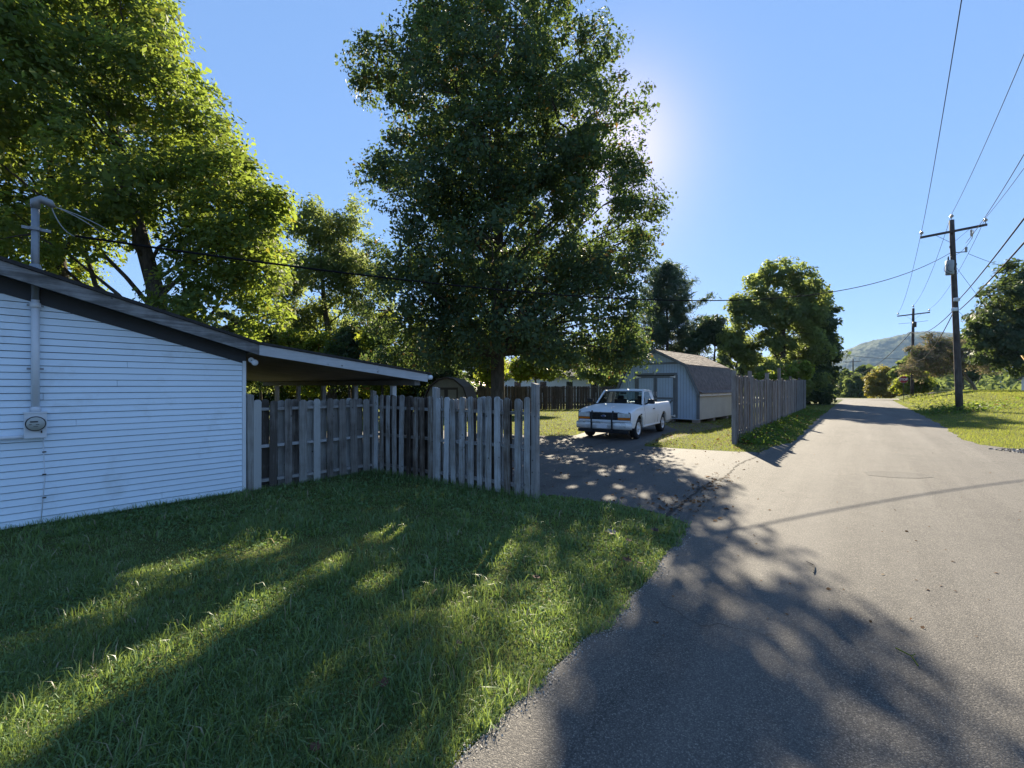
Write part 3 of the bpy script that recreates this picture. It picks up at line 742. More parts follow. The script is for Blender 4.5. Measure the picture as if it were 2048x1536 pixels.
# door frame and two doors
for nm, a, b in (('door_frame', (DR0-0.10, -0.02, B0+0.02), (DR0, 0.0115, DZ+0.10)), ('door_frame', (DR1, -0.02, B0+0.02), (DR1+0.10, 0.0115, DZ+0.10)), ('door_frame', (DR0+0.002, -0.02, DZ), (DR1-0.002, 0.0115, DZ+0.10))):
    MB().box(a, b).build(nm, M['shedtrim'], shed)
MB().box((DR0, 0.02, B0+0.02), (DR1, 0.029, DZ)).build('door_backing', M['black'], shed)
for sd, (a, b) in enumerate(((DR0+0.02, (DR0+DR1)/2-0.012), ((DR0+DR1)/2+0.012, DR1-0.02))):
    zb, zt = B0+0.06, DZ-0.05
    mb = MB(); xx = a+0.09
    dr = MB().box((a, 0.004, zb), (b, 0.018, zt)).build('door', M['shedtrim'], shed)
    while xx < b-0.1:
        MB().box((xx, -0.004, zb+0.09), (min(xx+0.135, b-0.09), 0.0035, zt-0.10)).build('door_board', M['shedwall'], dr); xx += 0.147
    zm = zb + 0.92
    for nm, p, q in (('door_stile', (a, -0.016, zb), (a+0.09, 0.0035, zt)), ('door_stile', (b-0.09, -0.016, zb), (b, 0.0035, zt)), ('door_rail', (a+0.092, -0.0155, zt-0.10), (b-0.092, 0.0035, zt)), ('door_rail', (a+0.092, -0.0155, zm-0.05), (b-0.092, -0.0042, zm+0.05)), ('door_rail', (a+0.092, -0.0155, zb), (b-0.092, 0.0035, zb+0.09))):
        MB().box(p, q).build(nm, M['shedtrim'], dr)
    u0, u1 = (a+0.1, b-0.1) if sd == 0 else (b-0.1, a+0.1)
    MB().bar((u0, -0.011, zm-0.08), (u1, -0.011, zb+0.11), 0.02, 0.09, up=(0, 0, 1)).build('door_brace', M['shedtrim'], dr)
    hx = a-0.005 if sd == 0 else b+0.005; sg = 1 if sd == 0 else -1
    for zz in (zt-0.05, zb+0.06):
        MB().add([(hx-sg*0.04, -0.024, zz-0.055), (hx+sg*0.03, -0.024, zz-0.055), (hx+sg*0.03, -0.024, zz-0.03), (hx+sg*0.24, -0.024, zz-0.008), (hx+sg*0.24, -0.024, zz+0.008), (hx+sg*0.03, -0.024, zz+0.03), (hx+sg*0.03, -0.024, zz+0.055), (hx-sg*0.04, -0.024, zz+0.055)], [tuple(range(8))]).build('hinge', M['metalwhite'], dr)
    hx = b-0.05 if sd == 0 else a+0.05
    MB().tube([(hx, -0.016, zm+0.14), (hx, -0.05, zm+0.16), (hx, -0.05, zm+0.30), (hx, -0.016, zm+0.32)], 0.012, 6).build('door_handle', M['metalwhite'], dr)
MB().box(((DR0+DR1)/2-0.09, -0.03, 1.13), ((DR0+DR1)/2+0.09, -0.017, 1.18)).build('hasp', M['metalgrey'], shed)
MB().box(((DR0+DR1)/2-0.07, -0.03, DZ+0.05), ((DR0+DR1)/2+0.03, -0.0205, DZ+0.08)).build('latch_plate', M['metalwhite'], shed)
for bx, by in ((3.0, 0.05), (W-0.12, 0.05), (W-0.12, 2.2), (W-0.12, 4.4), (0.15, 0.05), (1.5, 0.05), (W-0.15, 6.2), (0.1, 6.2)):
    MB().box((bx-0.2, by-0.02, 0), (bx+0.1, by+0.28, B0-0.035)).build('foundation_block', M['block'], shed, bevel=0.01)
MB().add([(DR0+0.3, -0.02, B0-0.02), (DR1-0.1, -0.02, B0-0.02), (DR1-0.1, -0.75, 0.05), (DR0+0.3, -0.75, 0.05), (DR0+0.3, -0.02, B0-0.06), (DR1-0.1, -0.02, B0-0.06), (DR1-0.1, -0.75, 0.01), (DR0+0.3, -0.75, 0.01)], [(3,2,1,0),(4,5,6,7),(0,1,5,4),(1,2,6,5),(2,3,7,6),(3,0,4,7)]).build('ramp', M['concretewood'], shed)

# small barn shed at the back of the yard
M['tan'] = paint('drab_tan_boarding', (0.20, 0.185, 0.15), 0.8, var=0.15)
M['brown'] = paint('dark_brown_trim', (0.055, 0.042, 0.033), 0.8, var=0.25)
sm = empty('garden_shed', (-4.75, 24.6, 0), R(-6), 'small drab tan barn-roofed shed under trees behind the picket fence', 'shed')
w = 2.35; o2 = [(0, 0.12), (w, 0.12), (w, 1.05), (w-0.28, 1.72), (w-0.75, 2.10), (w/2, 2.2), (0.75, 2.10), (0.28, 1.72), (0, 1.05)]
MB().prism(o2, lambda u, v, c: (u, c*2.6, v)).build('wall', M['tan'], sm)
for i in range(15):
    xa = 0.02 + i*0.155
    if xa+0.14 < w: MB().box((xa, -0.012, 0.14), (xa+0.142, -0.001, min(1.55 if 0.2 < xa < w-0.35 else 1.0, 1.9))).build('wall_board', M['tan'], sm)
arc = [(-0.1, 0.98), (0.2, 1.78), (0.72, 2.20), (w/2, 2.31), (w-0.72, 2.20), (w-0.2, 1.78), (w+0.1, 0.98)]
mb = MB()
for a, b in zip(arc[:-1], arc[1:]):
    mb.add([(a[0], -0.14, a[1]), (b[0], -0.14, b[1]), (b[0], 2.7, b[1]), (a[0], 2.7, a[1]), (a[0]*0.96+w*0.02, -0.14, a[1]-0.09), (b[0]*0.96+w*0.02, -0.14, b[1]-0.09)], [(0,1,2,3),(0,4,5,1)])
mb.build('roof', M['brown'], sm)
MB().box((0.52, -0.03, 0.15), (0.60, -0.013, 1.72)).box((w-0.60, -0.03, 0.15), (w-0.52, -0.013, 1.72)).box((0.602, -0.03, 1.60), (w-0.602, -0.013, 1.72)).box((w/2-0.1, -0.03, 0.15), (w/2+0.1, -0.013, 1.598)).build('door_trim', M['brown'], sm)
for a, b in ((0.62, w/2-0.11), (w/2+0.11, w-0.62)): MB().box((a, -0.022, 0.15), (b, -0.0135, 1.59)).build('door', M['tan'], sm)

# ------------------------------------------------------------------ neighbouring houses
M['white'] = paint('white_wall_paint', (0.74, 0.75, 0.76), 0.6, var=0.05)
M['roofgrey'] = paint('grey_shingle_roof', (0.13, 0.125, 0.12), 0.95, var=0.3, scale=4, bump=0.3)
M['windark'] = paint('dark_window_glass', (0.02, 0.024, 0.03), 0.1, var=0.1, spec=0.6)
nh = empty('neighbour_house', (-1.2, 50, H(3, 50)), R(6), 'white neighbour house with dark windows behind the brown back fence', 'house')
MB().box((0, 0, -0.2), (13.5, 8, 2.9)).build('wall', M['white'], nh)
for i in range(13): MB().box((0, -0.015, 0.1+i*0.22), (13.5, -0.001, 0.1+i*0.22+0.19)).build('siding_board', M['white'], nh)
mb = MB(); mb.prism([(-0.4, 2.75), (4, 4.6), (8.4, 2.75), (8.4, 2.95), (4, 4.8), (-0.4, 2.95)], lambda u, v, c: (-0.4 + c*14.3, u, v)); mb.build('roof', M['roofgrey'], nh)
for wx in (1.4, 4.3, 7.3, 10.1):
    wd = MB().box((wx, -0.05, 1.0), (wx+0.85, -0.016, 2.35)).build('window', M['white'], nh)
    MB().box((wx+0.06, -0.058, 1.06), (wx+0.79, -0.051, 1.66)).build('pane', M['windark'], wd); MB().box((wx+0.06, -0.058, 1.70), (wx+0.79, -0.051, 2.29)).build('pane', M['windark'], wd)
gx, gy = 56.6, 50.0
gh = empty('garage', (gx, gy, H(gx, gy)-0.1), R(-52), 'pale gabled outbuilding at the far right edge beyond the field', 'building')
MB().prism([(0, 0), (3.6, 0), (3.6, 1.5), (1.8, 3.0), (0, 1.5)], lambda u, v, c: (u, c*5, v)).build('wall', M['white'], gh)
mb = MB()
mb.prism([(-0.25, 1.32), (1.8, 3.03), (3.85, 1.32), (3.85, 1.45), (1.8, 3.16), (-0.25, 1.45)], lambda u, v, c: (u, -0.3 + c*5.6, v)); mb.build('roof', M['roofgrey'], gh)
MB().box((2.2, -0.03, 0), (3.1, -0.002, 1.3)).build('door', M['brown'], gh)

# ------------------------------------------------------------------ white pickup
def glass_mat(name='window_glass', c=(0.72, 0.80, 0.80, 1)):
    m, nt, out = new_mat(name); h = N(nt)
    t = h.new('ShaderNodeBsdfTransparent'); t.inputs[0].default_value = c
    g = h.new('ShaderNodeBsdfGlossy'); g.inputs[1].default_value = 0.03
    f = h.new('ShaderNodeFresnel'); f.inputs[0].default_value = 1.45
    mx = h.new('ShaderNodeMixShader'); nt.links.new(f.outputs[0], mx.inputs[0]); nt.links.new(t.outputs[0], mx.inputs[1]); nt.links.new(g.outputs[0], mx.inputs[2])
    nt.links.new(mx.outputs[0], out.inputs[0]); return m
M['glass'] = glass_mat()
M['glassdark'] = glass_mat('tinted_window_glass', (0.22, 0.25, 0.26, 1))
M['truck'] = paint('white_car_paint', (0.70, 0.72, 0.74), 0.42, var=0.05, scale=1.2, dirt=((0.42, 0.38, 0.33), 3, 0.66, 0.4), spec=0.5)
M['chrome'] = paint('dull_chrome', (0.62, 0.61, 0.59), 0.3, 0.35, var=0.2, scale=5, dirt=((0.25, 0.17, 0.11), 6, 0.58, 0.6))
M['rubber'] = paint('tyre_rubber', (0.018, 0.018, 0.019), 0.85, var=0.3)
M['rimwhite'] = paint('white_steel_rim', (0.62, 0.63, 0.64), 0.45, var=0.15, dirt=((0.25, 0.2, 0.15), 8, 0.6, 0.6))
M['amber'] = paint('amber_lens', (0.50, 0.14, 0.015), 0.2, var=0.1)
M['lens'] = paint('headlamp_lens', (0.58, 0.60, 0.57), 0.12, 0.1, var=0.2, scale=12)
M['seat'] = paint('grey_seat_cloth', (0.06, 0.062, 0.068), 0.9)
M['plate'] = paint('white_plate', (0.62, 0.62, 0.64), 0.5)
M['badge'] = paint('blue_oval_badge', (0.03, 0.06, 0.18), 0.3)
tr = empty('pickup_truck', (3.52, 15.78, 0.008), R(236.4), 'white single-cab pickup with black grille guard parked on the driveway', 'truck')
def zbot(x):
    z = 0.40
    for c in (0.0, -2.97):
        if abs(x-c) < 0.44: z = max(z, 0.37 + math.sqrt(0.44**2 - (x-c)**2))
    return z
def ztop(x): return float(np.interp(x, [-4.1, -2.15, -0.62, 0.3, 0.70, 0.80], [1.16, 1.15, 1.115, 1.03, 0.965, 0.92]))
def yat(z, x):
    y = float(np.interp(z, [0.36, 0.5, 0.72, 0.90, 0.93, 1.05, 1.17], [0.935, 0.965, 0.985, 0.975, 0.96, 0.95, 0.90]))
    return y - 0.05*max(0, (x-0.55)/0.25)**2 - 0.02*max(0, (-3.6-x)/0.5)**2
def side(name, x0, x1, sg, mat, n):
    rows = []
    for i in range(n+1):
        x = x0 + (x1-x0)*i/n; zb, zt = zbot(x), ztop(x)
        rows.append([(x, sg*yat(zb+(zt-zb)*t, x), zb+(zt-zb)*t) for t in (0, 0.03, 0.12, 0.28, 0.45, 0.6, 0.66, 0.8, 0.92, 1)])
        rows[-1] = [(x, sg*(yat(rows[-1][0][2], x)-0.07), rows[-1][0][2]+0.01)] + rows[-1] + [(x, sg*(yat(zt, x)-0.06), zt+0.012)]
    return MB().grid(rows).build(name, mat, tr, True)
for sg in (1, -1):
    side('front_fender', 0.80, -0.56, sg, M['truck'], 44)
    dr = side('door', -0.575, -1.77, sg, M['truck'], 12)
    MB().box((-1.70, sg*0.975, 0.955), (-1.53, sg*1.0, 0.985)).build('door_handle', M['black'], dr)
    side('cab_corner', -1.785, -2.13, sg, M['truck'], 4)
    side('bed_side', -2.165, -4.08, sg, M['truck'], 60)
    # black mirror on its arm
    mr = MB().box((-0.80, sg*1.03, 1.17), (-0.66, sg*1.25, 1.33)).build('mirror', M['black'], tr, bevel=0.025)
    MB().bar((-0.73, sg*0.92, 1.14), (-0.73, sg*1.06, 1.22), 0.05, 0.04).build('mirror_arm', M['black'], mr)
    # headlamp with amber strip
    hl = MB().box((0.77, sg*0.50, 0.755), (0.835, sg*0.90, 0.895)).build('headlight', M['lens'], tr, bevel=0.012)
    MB().box((0.77, sg*0.50, 0.675), (0.832, sg*0.905, 0.748)).build('turn_signal', M['amber'], hl, bevel=0.01)
    MB().box((-0.20, sg*0.985, 0.80), (-0.06, sg*0.993, 0.845)).build('fender_badge', M['darkmetal'], tr)
    # grille guard upright
    MB().bar((0.985, sg*0.36, 0.27), (1.0, sg*0.36, 0.70), 0.048, 0.05).bar((1.0, sg*0.36, 0.69), (0.90, sg*0.37, 0.97), 0.048, 0.045).build('guard_upright', M['black'], tr, bevel=0.012)
    # tail
    MB().box((-4.10, sg*0.80, 0.62), (-4.06, sg*0.93, 1.02)).build('tail_light', M['amber'], tr)
# sills
for sg in (1, -1): MB().box((-0.47, sg*0.88, 0.36), (-2.50, sg*0.965, 0.425)).build('sill', M['truck'], tr, bevel=0.02)
# bonnet
rows = []
for i in range(15):
    x = -0.60 + 1.42*i/14; row = []
    for k in range(15):
        t = -1 + 2*k/14; y = t*(yat(ztop(x), x)-0.065)
        z = ztop(x) + 0.012 + 0.045*(1-abs(t)**3.0) + 0.012*max(0, 1-abs(abs(t)-0.55)/0.2)
        if i == 14: z -= 0.05
        row.append((x + 0.03*(1-t*t), y, z))
    rows.append(row)
MB().grid(rows).build('bonnet', M['truck'], tr, True)
MB().box((-0.59, -0.86, 1.05), (-0.75, 0.86, 1.16)).build('cowl', M['black'], tr)
# front: header, grille with bars and badge
MB().box((0.70, -0.88, 0.60), (0.765, 0.88, 0.945)).build('front_panel', M['black'], tr, bevel=0.015)
MB().box((0.70, -0.90, 0.598), (0.80, 0.90, 0.662)).build('front_apron', M['truck'], tr, bevel=0.012)
gr = MB().box((0.755, -0.49, 0.665), (0.79, 0.49, 0.905)).build('grille', M['black'], tr)
for z in (0.70, 0.755, 0.81, 0.865): MB().box((0.791, -0.47, z-0.008), (0.815, 0.47, z+0.008)).build('grille_bar', M['darkmetal'], gr)
for y in (-0.24, 0.0, 0.24): MB().box((0.7905, y-0.012, 0.675), (0.812, y+0.012, 0.895)).build('grille_bar', M['darkmetal'], gr)
MB().box((0.79, -0.49, 0.905), (0.83, 0.49, 0.925)).build('grille_trim', M['chrome'], gr)
MB().lathe([(0.0, 0.835), (0.03, 0.833), (0.045, 0.82), (0.045, 0.80)], (0, 0, 0), 'x', 20)
b = MB().lathe([(0.0, 0.020), (0.80, 0.018), (1.0, 0.008), (1.0, -0.012)], (0, 0, 0), 'x', 22).build('badge', M['badge'], gr, True, loc=(0.818, 0, 0.79)); b.scale = (1, 0.085, 0.036)
MB().lathe([(0.80, 0.0215), (1.03, 0.012), (1.06, -0.01)], (0, 0, 0), 'x', 22).build('badge_rim', M['chrome'], b, True)
# bumper
pr = []
for i in range(17):
    t = -1 + i/8; y = t*0.985; x = 0.965 - 0.24*max(0, abs(t)-0.62)**1.5*2.2
    pr.append([(x-0.10, y, 0.355), (x-0.03, y, 0.36), (x, y, 0.41), (x, y, 0.54), (x-0.03, y, 0.59), (x-0.10, y, 0.595)])
bp = MB().grid(pr).build('front_bumper', M['chrome'], tr, True)
MB().box((0.967, -0.18, 0.395), (0.974, 0.18, 0.535)).build('licence_plate', M['plate'], bp)
MB().box((0.80, -0.90, 0.235), (0.90, 0.90, 0.353)).build('valance', M['black'], tr, bevel=0.02)
MB().tube([(0.992, -0.36, 0.60), (0.992, 0.36, 0.60)], 0.018, 8).build('guard_crossbar', M['chrome'], tr, True)
# cab
At = (-1.10, 0.735, 1.60); Ab = (-0.64, 0.865, 1.125); Bt = (-1.77, 0.745, 1.63); Bb = (-1.78, 0.90, 1.15); Ct = (-2.03, 0.73, 1.62); Cb = (-2.14, 0.885, 1.15)
def sy(p, s): return (p[0], p[1]*s, p[2])
for sg in (1, -1):
    MB().bar(sy(Ab, sg), sy(At, sg), 0.07, 0.055, up=(0, sg, 0.3)).build('front_pillar', M['truck'], tr, bevel=0.012)
    MB().add([sy(Bb, sg), sy(Cb, sg), sy(Ct, sg), sy(Bt, sg), (Bb[0]+0.07, Bb[1]*sg, Bb[2]), (Bt[0]+0.06, Bt[1]*sg, Bt[2])] , [(0,1,2,3),(4,0,3,5)]).build('rear_pillar', M['truck'], tr)
    MB().bar((At[0]-0.02, sg*0.742, 1.615), (Bt[0], sg*0.75, 1.63), 0.05, 0.05).build('roof_rail', M['truck'], tr)
    wq = [(-0.76, 0.872*sg, 1.145), (-1.70, 0.893*sg, 1.155), (-1.70, 0.752*sg, 1.61), (-1.14, 0.745*sg, 1.59)]
    MB().add(wq, [(0,1,2,3)]).build('side_window', M['glassdark'], tr)
    MB().bar((-0.93, 0.865*sg, 1.15), (-0.97, 0.80*sg, 1.42), 0.02, 0.02).build('vent_bar', M['black'], tr)
MB().add([(Ab[0]-0.01, -0.83, 1.14), (Ab[0]-0.01, 0.83, 1.14), (At[0]-0.01, 0.70, 1.60), (At[0]-0.01, -0.70, 1.60)], [(0,1,2,3)]).build('windshield', M['glass'], tr)
MB().bar((-0.632, -0.82, 1.15), (-0.632, 0.82, 1.15), 0.035, 0.03).bar((-1.085, -0.70, 1.60), (-1.085, 0.70, 1.60), 0.03, 0.03).build('windshield_seal', M['black'], tr)
rows = []
for x, z in ((-1.06, 1.605), (-1.12, 1.648), (-1.3, 1.68), (-1.6, 1.69), (-1.9, 1.68), (-2.02, 1.655), (-2.05, 1.61)):
    rows.append([(x, t*0.775, z - 0.055*abs(t)**4 - (0.02 if abs(t) > 0.99 else 0)) for t in (-1, -0.93, -0.75, -0.4, 0, 0.4, 0.75, 0.93, 1)])
MB().grid(rows).build('cab_roof', M['truck'], tr, True)
MB().box((-2.10, -0.88, 0.55), (-2.14, 0.88, 1.16)).bar((-2.135, -0.80, 1.16), (-2.04, -0.70, 1.62), 0.12, 0.03, up=(1, 0, 0)).bar((-2.135, 0.80, 1.16), (-2.04, 0.70, 1.62), 0.12, 0.03, up=(1, 0, 0)).build('cab_back', M['truck'], tr)
MB().add([(-2.125, -0.76, 1.18), (-2.125, 0.76, 1.18), (-2.045, 0.66, 1.58), (-2.045, -0.66, 1.58)], [(0,1,2,3)]).build('rear_window', M['glass'], tr)
MB().box((-0.72, -0.84, 0.95), (-0.98, 0.84, 1.14)).build('dashboard', M['black'], tr, bevel=0.03)
MB().box((-1.45, -0.75, 0.55), (-1.95, 0.75, 0.82)).build('seat_base', M['seat'], tr, bevel=0.04)
for y in (-0.40, 0.42): MB().box((-1.84, y-0.24, 0.82), (-1.98, y+0.24, 1.30)).box((-1.86, y-0.13, 1.30), (-1.96, y+0.13, 1.43)).build('seat_back', M['seat'], tr, bevel=0.035)
sw = []
for i in range(25):
    t = 2*math.pi*i/24; sw.append((-1.17 + 0.08*math.sin(t), 0.40 + 0.19*math.cos(t), 1.14 + 0.17*math.sin(t)))
MB().tube(sw, 0.014, 6, False).bar((-1.17, 0.23, 1.14), (-1.17, 0.57, 1.14), 0.03, 0.02).build('steering_wheel', M['black'], tr, True)
MB().box((-1.12, -0.11, 1.50), (-1.10, 0.11, 1.56)).build('interior_mirror', M['black'], tr)
for y in (-0.45, 0.25): MB().bar((-0.63, y, 1.17), (-0.72, y+0.42, 1.22), 0.015, 0.012).build('wiper', M['black'], tr)
MB().box((-2.17, -0.86, 0.66), (-4.05, 0.86, 0.70)).build('bed_floor', M['darkmetal'], tr)
for sg in (1, -1): MB().box((-2.17, sg*0.80, 0.70), (-4.05, sg*0.86, 1.15)).build('bed_lining', M['truck'], tr)
MB().box((-4.05, -0.84, 0.60), (-4.095, 0.84, 1.13)).build('tailgate', M['truck'], tr, bevel=0.012)
MB().box((-4.10, -0.95, 0.42), (-4.24, 0.95, 0.58)).build('rear_bumper', M['chrome'], tr, bevel=0.02)
MB().box((0.75, -0.42, 0.30), (-4.0, -0.30, 0.42)).box((0.75, 0.30, 0.30), (-4.0, 0.42, 0.42)).build('chassis', M['black'], tr)
MB().box((0.70, -0.6, 0.32), (-0.55, 0.6, 0.60)).tube([(-2.97, -0.8, 0.36), (-2.97, 0.8, 0.36)], 0.05, 8).build('underbody', M['black'], tr)
for x in (0.0, -2.97):
    for sg in (1, -1):
        wh = empty('wheel', (x, sg*0.83, 0.352), 0 if sg > 0 else math.pi); wh.parent = tr
        MB().lathe([(0.20, -0.10), (0.28, -0.115), (0.335, -0.10), (0.350, -0.06), (0.352, 0.0), (0.350, 0.06), (0.335, 0.10), (0.28, 0.115), (0.205, 0.10)], (0, 0, 0), 'y', 32).build('tyre', M['rubber'], wh, True)
        MB().lathe([(0.215, 0.098), (0.205, 0.108), (0.19, 0.085), (0.16, 0.05), (0.12, 0.045), (0.085, 0.07), (0.065, 0.11), (0.05, 0.13), (0.0, 0.132)], (0, 0, 0), 'y', 28).build('rim', M['rimwhite'], wh, True)
        for k in range(5):
            t = 2*math.pi*k/5 + 0.3
            MB().lathe([(0.030, 0.0), (0.0, 0.001)], (0.138*math.cos(t), 0.056, 0.138*math.sin(t)), 'y', 10).build('rim_slot', M['black'], wh)
        MB().lathe([(0.0, -0.08), (0.205, -0.08)], (0, 0, 0), 'y', 20).build('brake_disc', M['black'], wh)

# ------------------------------------------------------------------ utility poles and wires
M['pole'] = wood('creosoted_pole', [(0.0, (0.022, 0.018, 0.016)), (0.5, (0.060, 0.048, 0.042)), (1.0, (0.13, 0.11, 0.10))], grain=(14, 14, 0.8), rnd=0.3)
M['porcelain'] = paint('porcelain', (0.45, 0.40, 0.34), 0.3)
M['tank'] = paint('transformer_grey', (0.30, 0.315, 0.32), 0.5, var=0.15)
def insulator(par, loc, s=1.0):
    MB().lathe([(0.018*s, -0.12*s), (0.02*s, 0), (0.09*s, 0.02*s), (0.095*s, 0.05*s), (0.05*s, 0.07*s), (0.11*s, 0.09*s), (0.10*s, 0.13*s), (0.05*s, 0.15*s), (0.055*s, 0.20*s), (0.0, 0.21*s)], loc, 'z', 12).build('insulator', M['porcelain'], par, True)
LINE = math.atan2(0.788, 0.616)
def upole(x, y, hgt, label, arm=3.0, lean=(0, 0), full=True, rz=LINE, r0=0.185, r1=0.125, armz=0.75):
    z0 = H(x, y); p = empty('utility_pole', (x, y, z0-0.02), 0, label, 'utility pole', 'utility poles along the lane' if full else None)
    pts = [(lean[0]*t, lean[1]*t, hgt*t) for t in [i/10 for i in range(11)]]
    MB().tube(pts, [r0 + (r1-r0)*i/10 for i in range(11)], 14).build('shaft', M['pole'], p, True)
    ax, ay = math.cos(rz-math.pi/2), math.sin(rz-math.pi/2)           # across the lane
    bx, by = math.cos(rz), math.sin(rz)
    top = Vector((lean[0], lean[1], hgt)); az = hgt - armz
    c = Vector((lean[0]*az/hgt, lean[1]*az/hgt, az)) - Vector((bx, by, 0))*(r1+0.055)
    a = Vector((ax, ay, 0.06)) * (arm/2)
    MB().bar(c-a, c+a, 0.10, 0.13).build('crossarm', M['pole'], p)
    for s in (-1, 1):
        MB().bar(c + a*s*0.5 + Vector((0, 0, -0.06)), c + Vector((0, 0, -0.75)), 0.03, 0.015).build('arm_brace', M['darkmetal'], p)
    ends = [c - a*0.95 + Vector((0, 0, 0.20)), top + Vector((0, 0, 0.16)), c + a*0.95 + Vector((0, 0, 0.20))]
    for e in ends: insulator(p, e)
    return p, z0, [e + Vector((x, y, z0)) + Vector((0, 0, 0.19)) for e in ends], c, a
P1 = (27.85, 28.0)
p1, z1, e1, c1, a1 = upole(*P1, 11.95, 'nearest tall dark utility pole with grey transformer beside the lane', lean=(-0.40, 0.1))
def on(p, z, ang, r): return (-0.40*z/11.95 + r*math.cos(ang), 0.1*z/11.95 + r*math.sin(ang), z)
# transformer can on the left
tk = on(p1, 8.95, R(200), 0.40)
MB().lathe([(0.0, 0.45), (0.16, 0.44), (0.205, 0.40), (0.205, -0.42), (0.19, -0.45), (0.0, -0.45)], tk, 'z', 16).build('transformer', M['tank'], p1, True)
for dx in (-0.09, 0.10):
    MB().lathe([(0.03, 0.40), (0.05, 0.48), (0.03, 0.52), (0.05, 0.57), (0.03, 0.61), (0.045, 0.66), (0.0, 0.70)], (tk[0]+dx, tk[1], tk[2]), 'z', 10).build('bushing', M['black'], p1, True)
MB().box((tk[0], tk[1]-0.06, 9.1), (tk[0]+0.4, tk[1]+0.06, 9.2)).box((tk[0], tk[1]-0.06, 8.65), (tk[0]+0.4, tk[1]+0.06, 8.75)).build('bracket', M['darkmetal'], p1)
fz = c1 + a1*0.55 + Vector((0, 0, -0.12))
MB().lathe([(0.05, 0.0), (0.06, -0.12), (0.04, -0.16), (0.06, -0.22), (0.04, -0.40), (0.0, -0.42)], fz, 'z', 10).bar(fz + Vector((0.10, -0.05, -0.05)), fz + Vector((0.03, 0, -0.55)), 0.035, 0.035).build('fuse_cutout', M['porcelain'], p1, True)
ar = on(p1, 10.0, R(-25), 0.62)
MB().lathe([(0.06, 0.18), (0.07, 0.1), (0.055, 0.05), (0.07, 0.0), (0.055, -0.05), (0.07, -0.1), (0.0, -0.16)], ar, 'z', 10).bar(on(p1, 9.9, R(-25), 0.1), on(p1, 9.9, R(-25), 0.62), 0.05, 0.05).build('surge_arrester', M['tank'], p1, True)
for zz, an in ((6.95, R(250)), (6.35, R(215))):
    q = on(p1, zz, an, 0.2); MB().box((q[0]-0.14, q[1]-0.09, q[2]-0.11), (q[0]+0.14, q[1]+0.09, q[2]+0.11)).build('splice_box', M['metalwhite'], p1, bevel=0.03)
def loop(par, a, b, sag, r=0.014, name='jumper_wire', n=10, side=(0, 0, 0)):
    a = Vector(a); b = Vector(b); sd = Vector(side)
    MB().tube([a.lerp(b, i/n) - Vector((0, 0, sag*4*(i/n)*(1-i/n))) + sd*4*(i/n)*(1-i/n) for i in range(n+1)], r, 5).build(name, M['cable'], par, True)
loop(p1, (tk[0]-0.2, tk[1], tk[2]+0.2), (tk[0]-0.1, tk[1]-0.15, tk[2]-0.42), 0.1, side=(-0.25, 0, 0))
loop(p1, (tk[0]-0.18, tk[1]-0.1, tk[2]+0.15), (tk[0]-0.05, tk[1]-0.2, tk[2]-0.3), 0.1, side=(-0.16, 0, 0))
loop(p1, on(p1, 9.35, R(-120), 0.22), (tk[0]+0.05, tk[1]-0.24, tk[2]-0.2), 0.05)
loop(p1, on(p1, 7.0, R(230), 0.2), on(p1, 6.4, R(230), 0.2), 0.05, side=(-0.15, -0.1, 0))
loop(p1, (tk[0]+0.1, tk[1], tk[2]+0.7), tuple(fz + Vector((0.05, 0, -0.5))), 0.25, 0.01)
for zz, an in ((10.25, R(190)), (10.05, R(200)), (9.85, R(205))):
    q = on(p1, zz, an, 0.2); MB().lathe([(0.05, -0.06), (0.035, -0.02), (0.05, 0.0), (0.035, 0.03), (0.05, 0.06)], q, 'z', 8).build('spool_insulator', M['darkmetal'], p1, True)
P2 = (48.9, 55.0)
p2, z2, e2, c2, a2 = upole(*P2, 10.9, 'second utility pole standing behind the stop sign', arm=3.0, lean=(0.15, 0))
MB().lathe([(0.0, 0.35), (0.2, 0.33), (0.2, -0.33), (0.0, -0.35)], (0.12, -0.2, 8.9), 'z', 12).build('regulator', M['darkmetal'], p2, True)
for s in (-1, 1): MB().bar((0.1, 0, 9.15), tuple(Vector((0.1, 0, 9.2)) + a2*s*0.9), 0.03, 0.03).build('side_bracket', M['darkmetal'], p2)
P3 = (90.2, 119.0)
p3, z3, e3, c3, a3 = upole(*P3, 11.8, 'farthest utility pole with crossarm below the wooded hill', arm=3.4, rz=R(60))
P4 = (18.7, 60.0)
p4, z4, e4, c4, a4 = upole(*P4, 9.3, 'pale utility pole with transformers rising behind the blue shed roof', arm=1.8, full=False, rz=R(95), r0=0.15, r1=0.11)
for dx in (-0.5, 0.45): MB().lathe([(0.0, 0.4), (0.22, 0.38), (0.22, -0.38), (0.0, -0.4)], (dx, -0.25, 7.6), 'z', 12).build('transformer', M['metalwhite'], p4, True)
P5 = (96.0, 128.0)
p5, z5, e5, c5, a5 = upole(*P5, 7.0, 'short distant utility pole in the dip beyond the crossing', arm=2.0, rz=R(60))

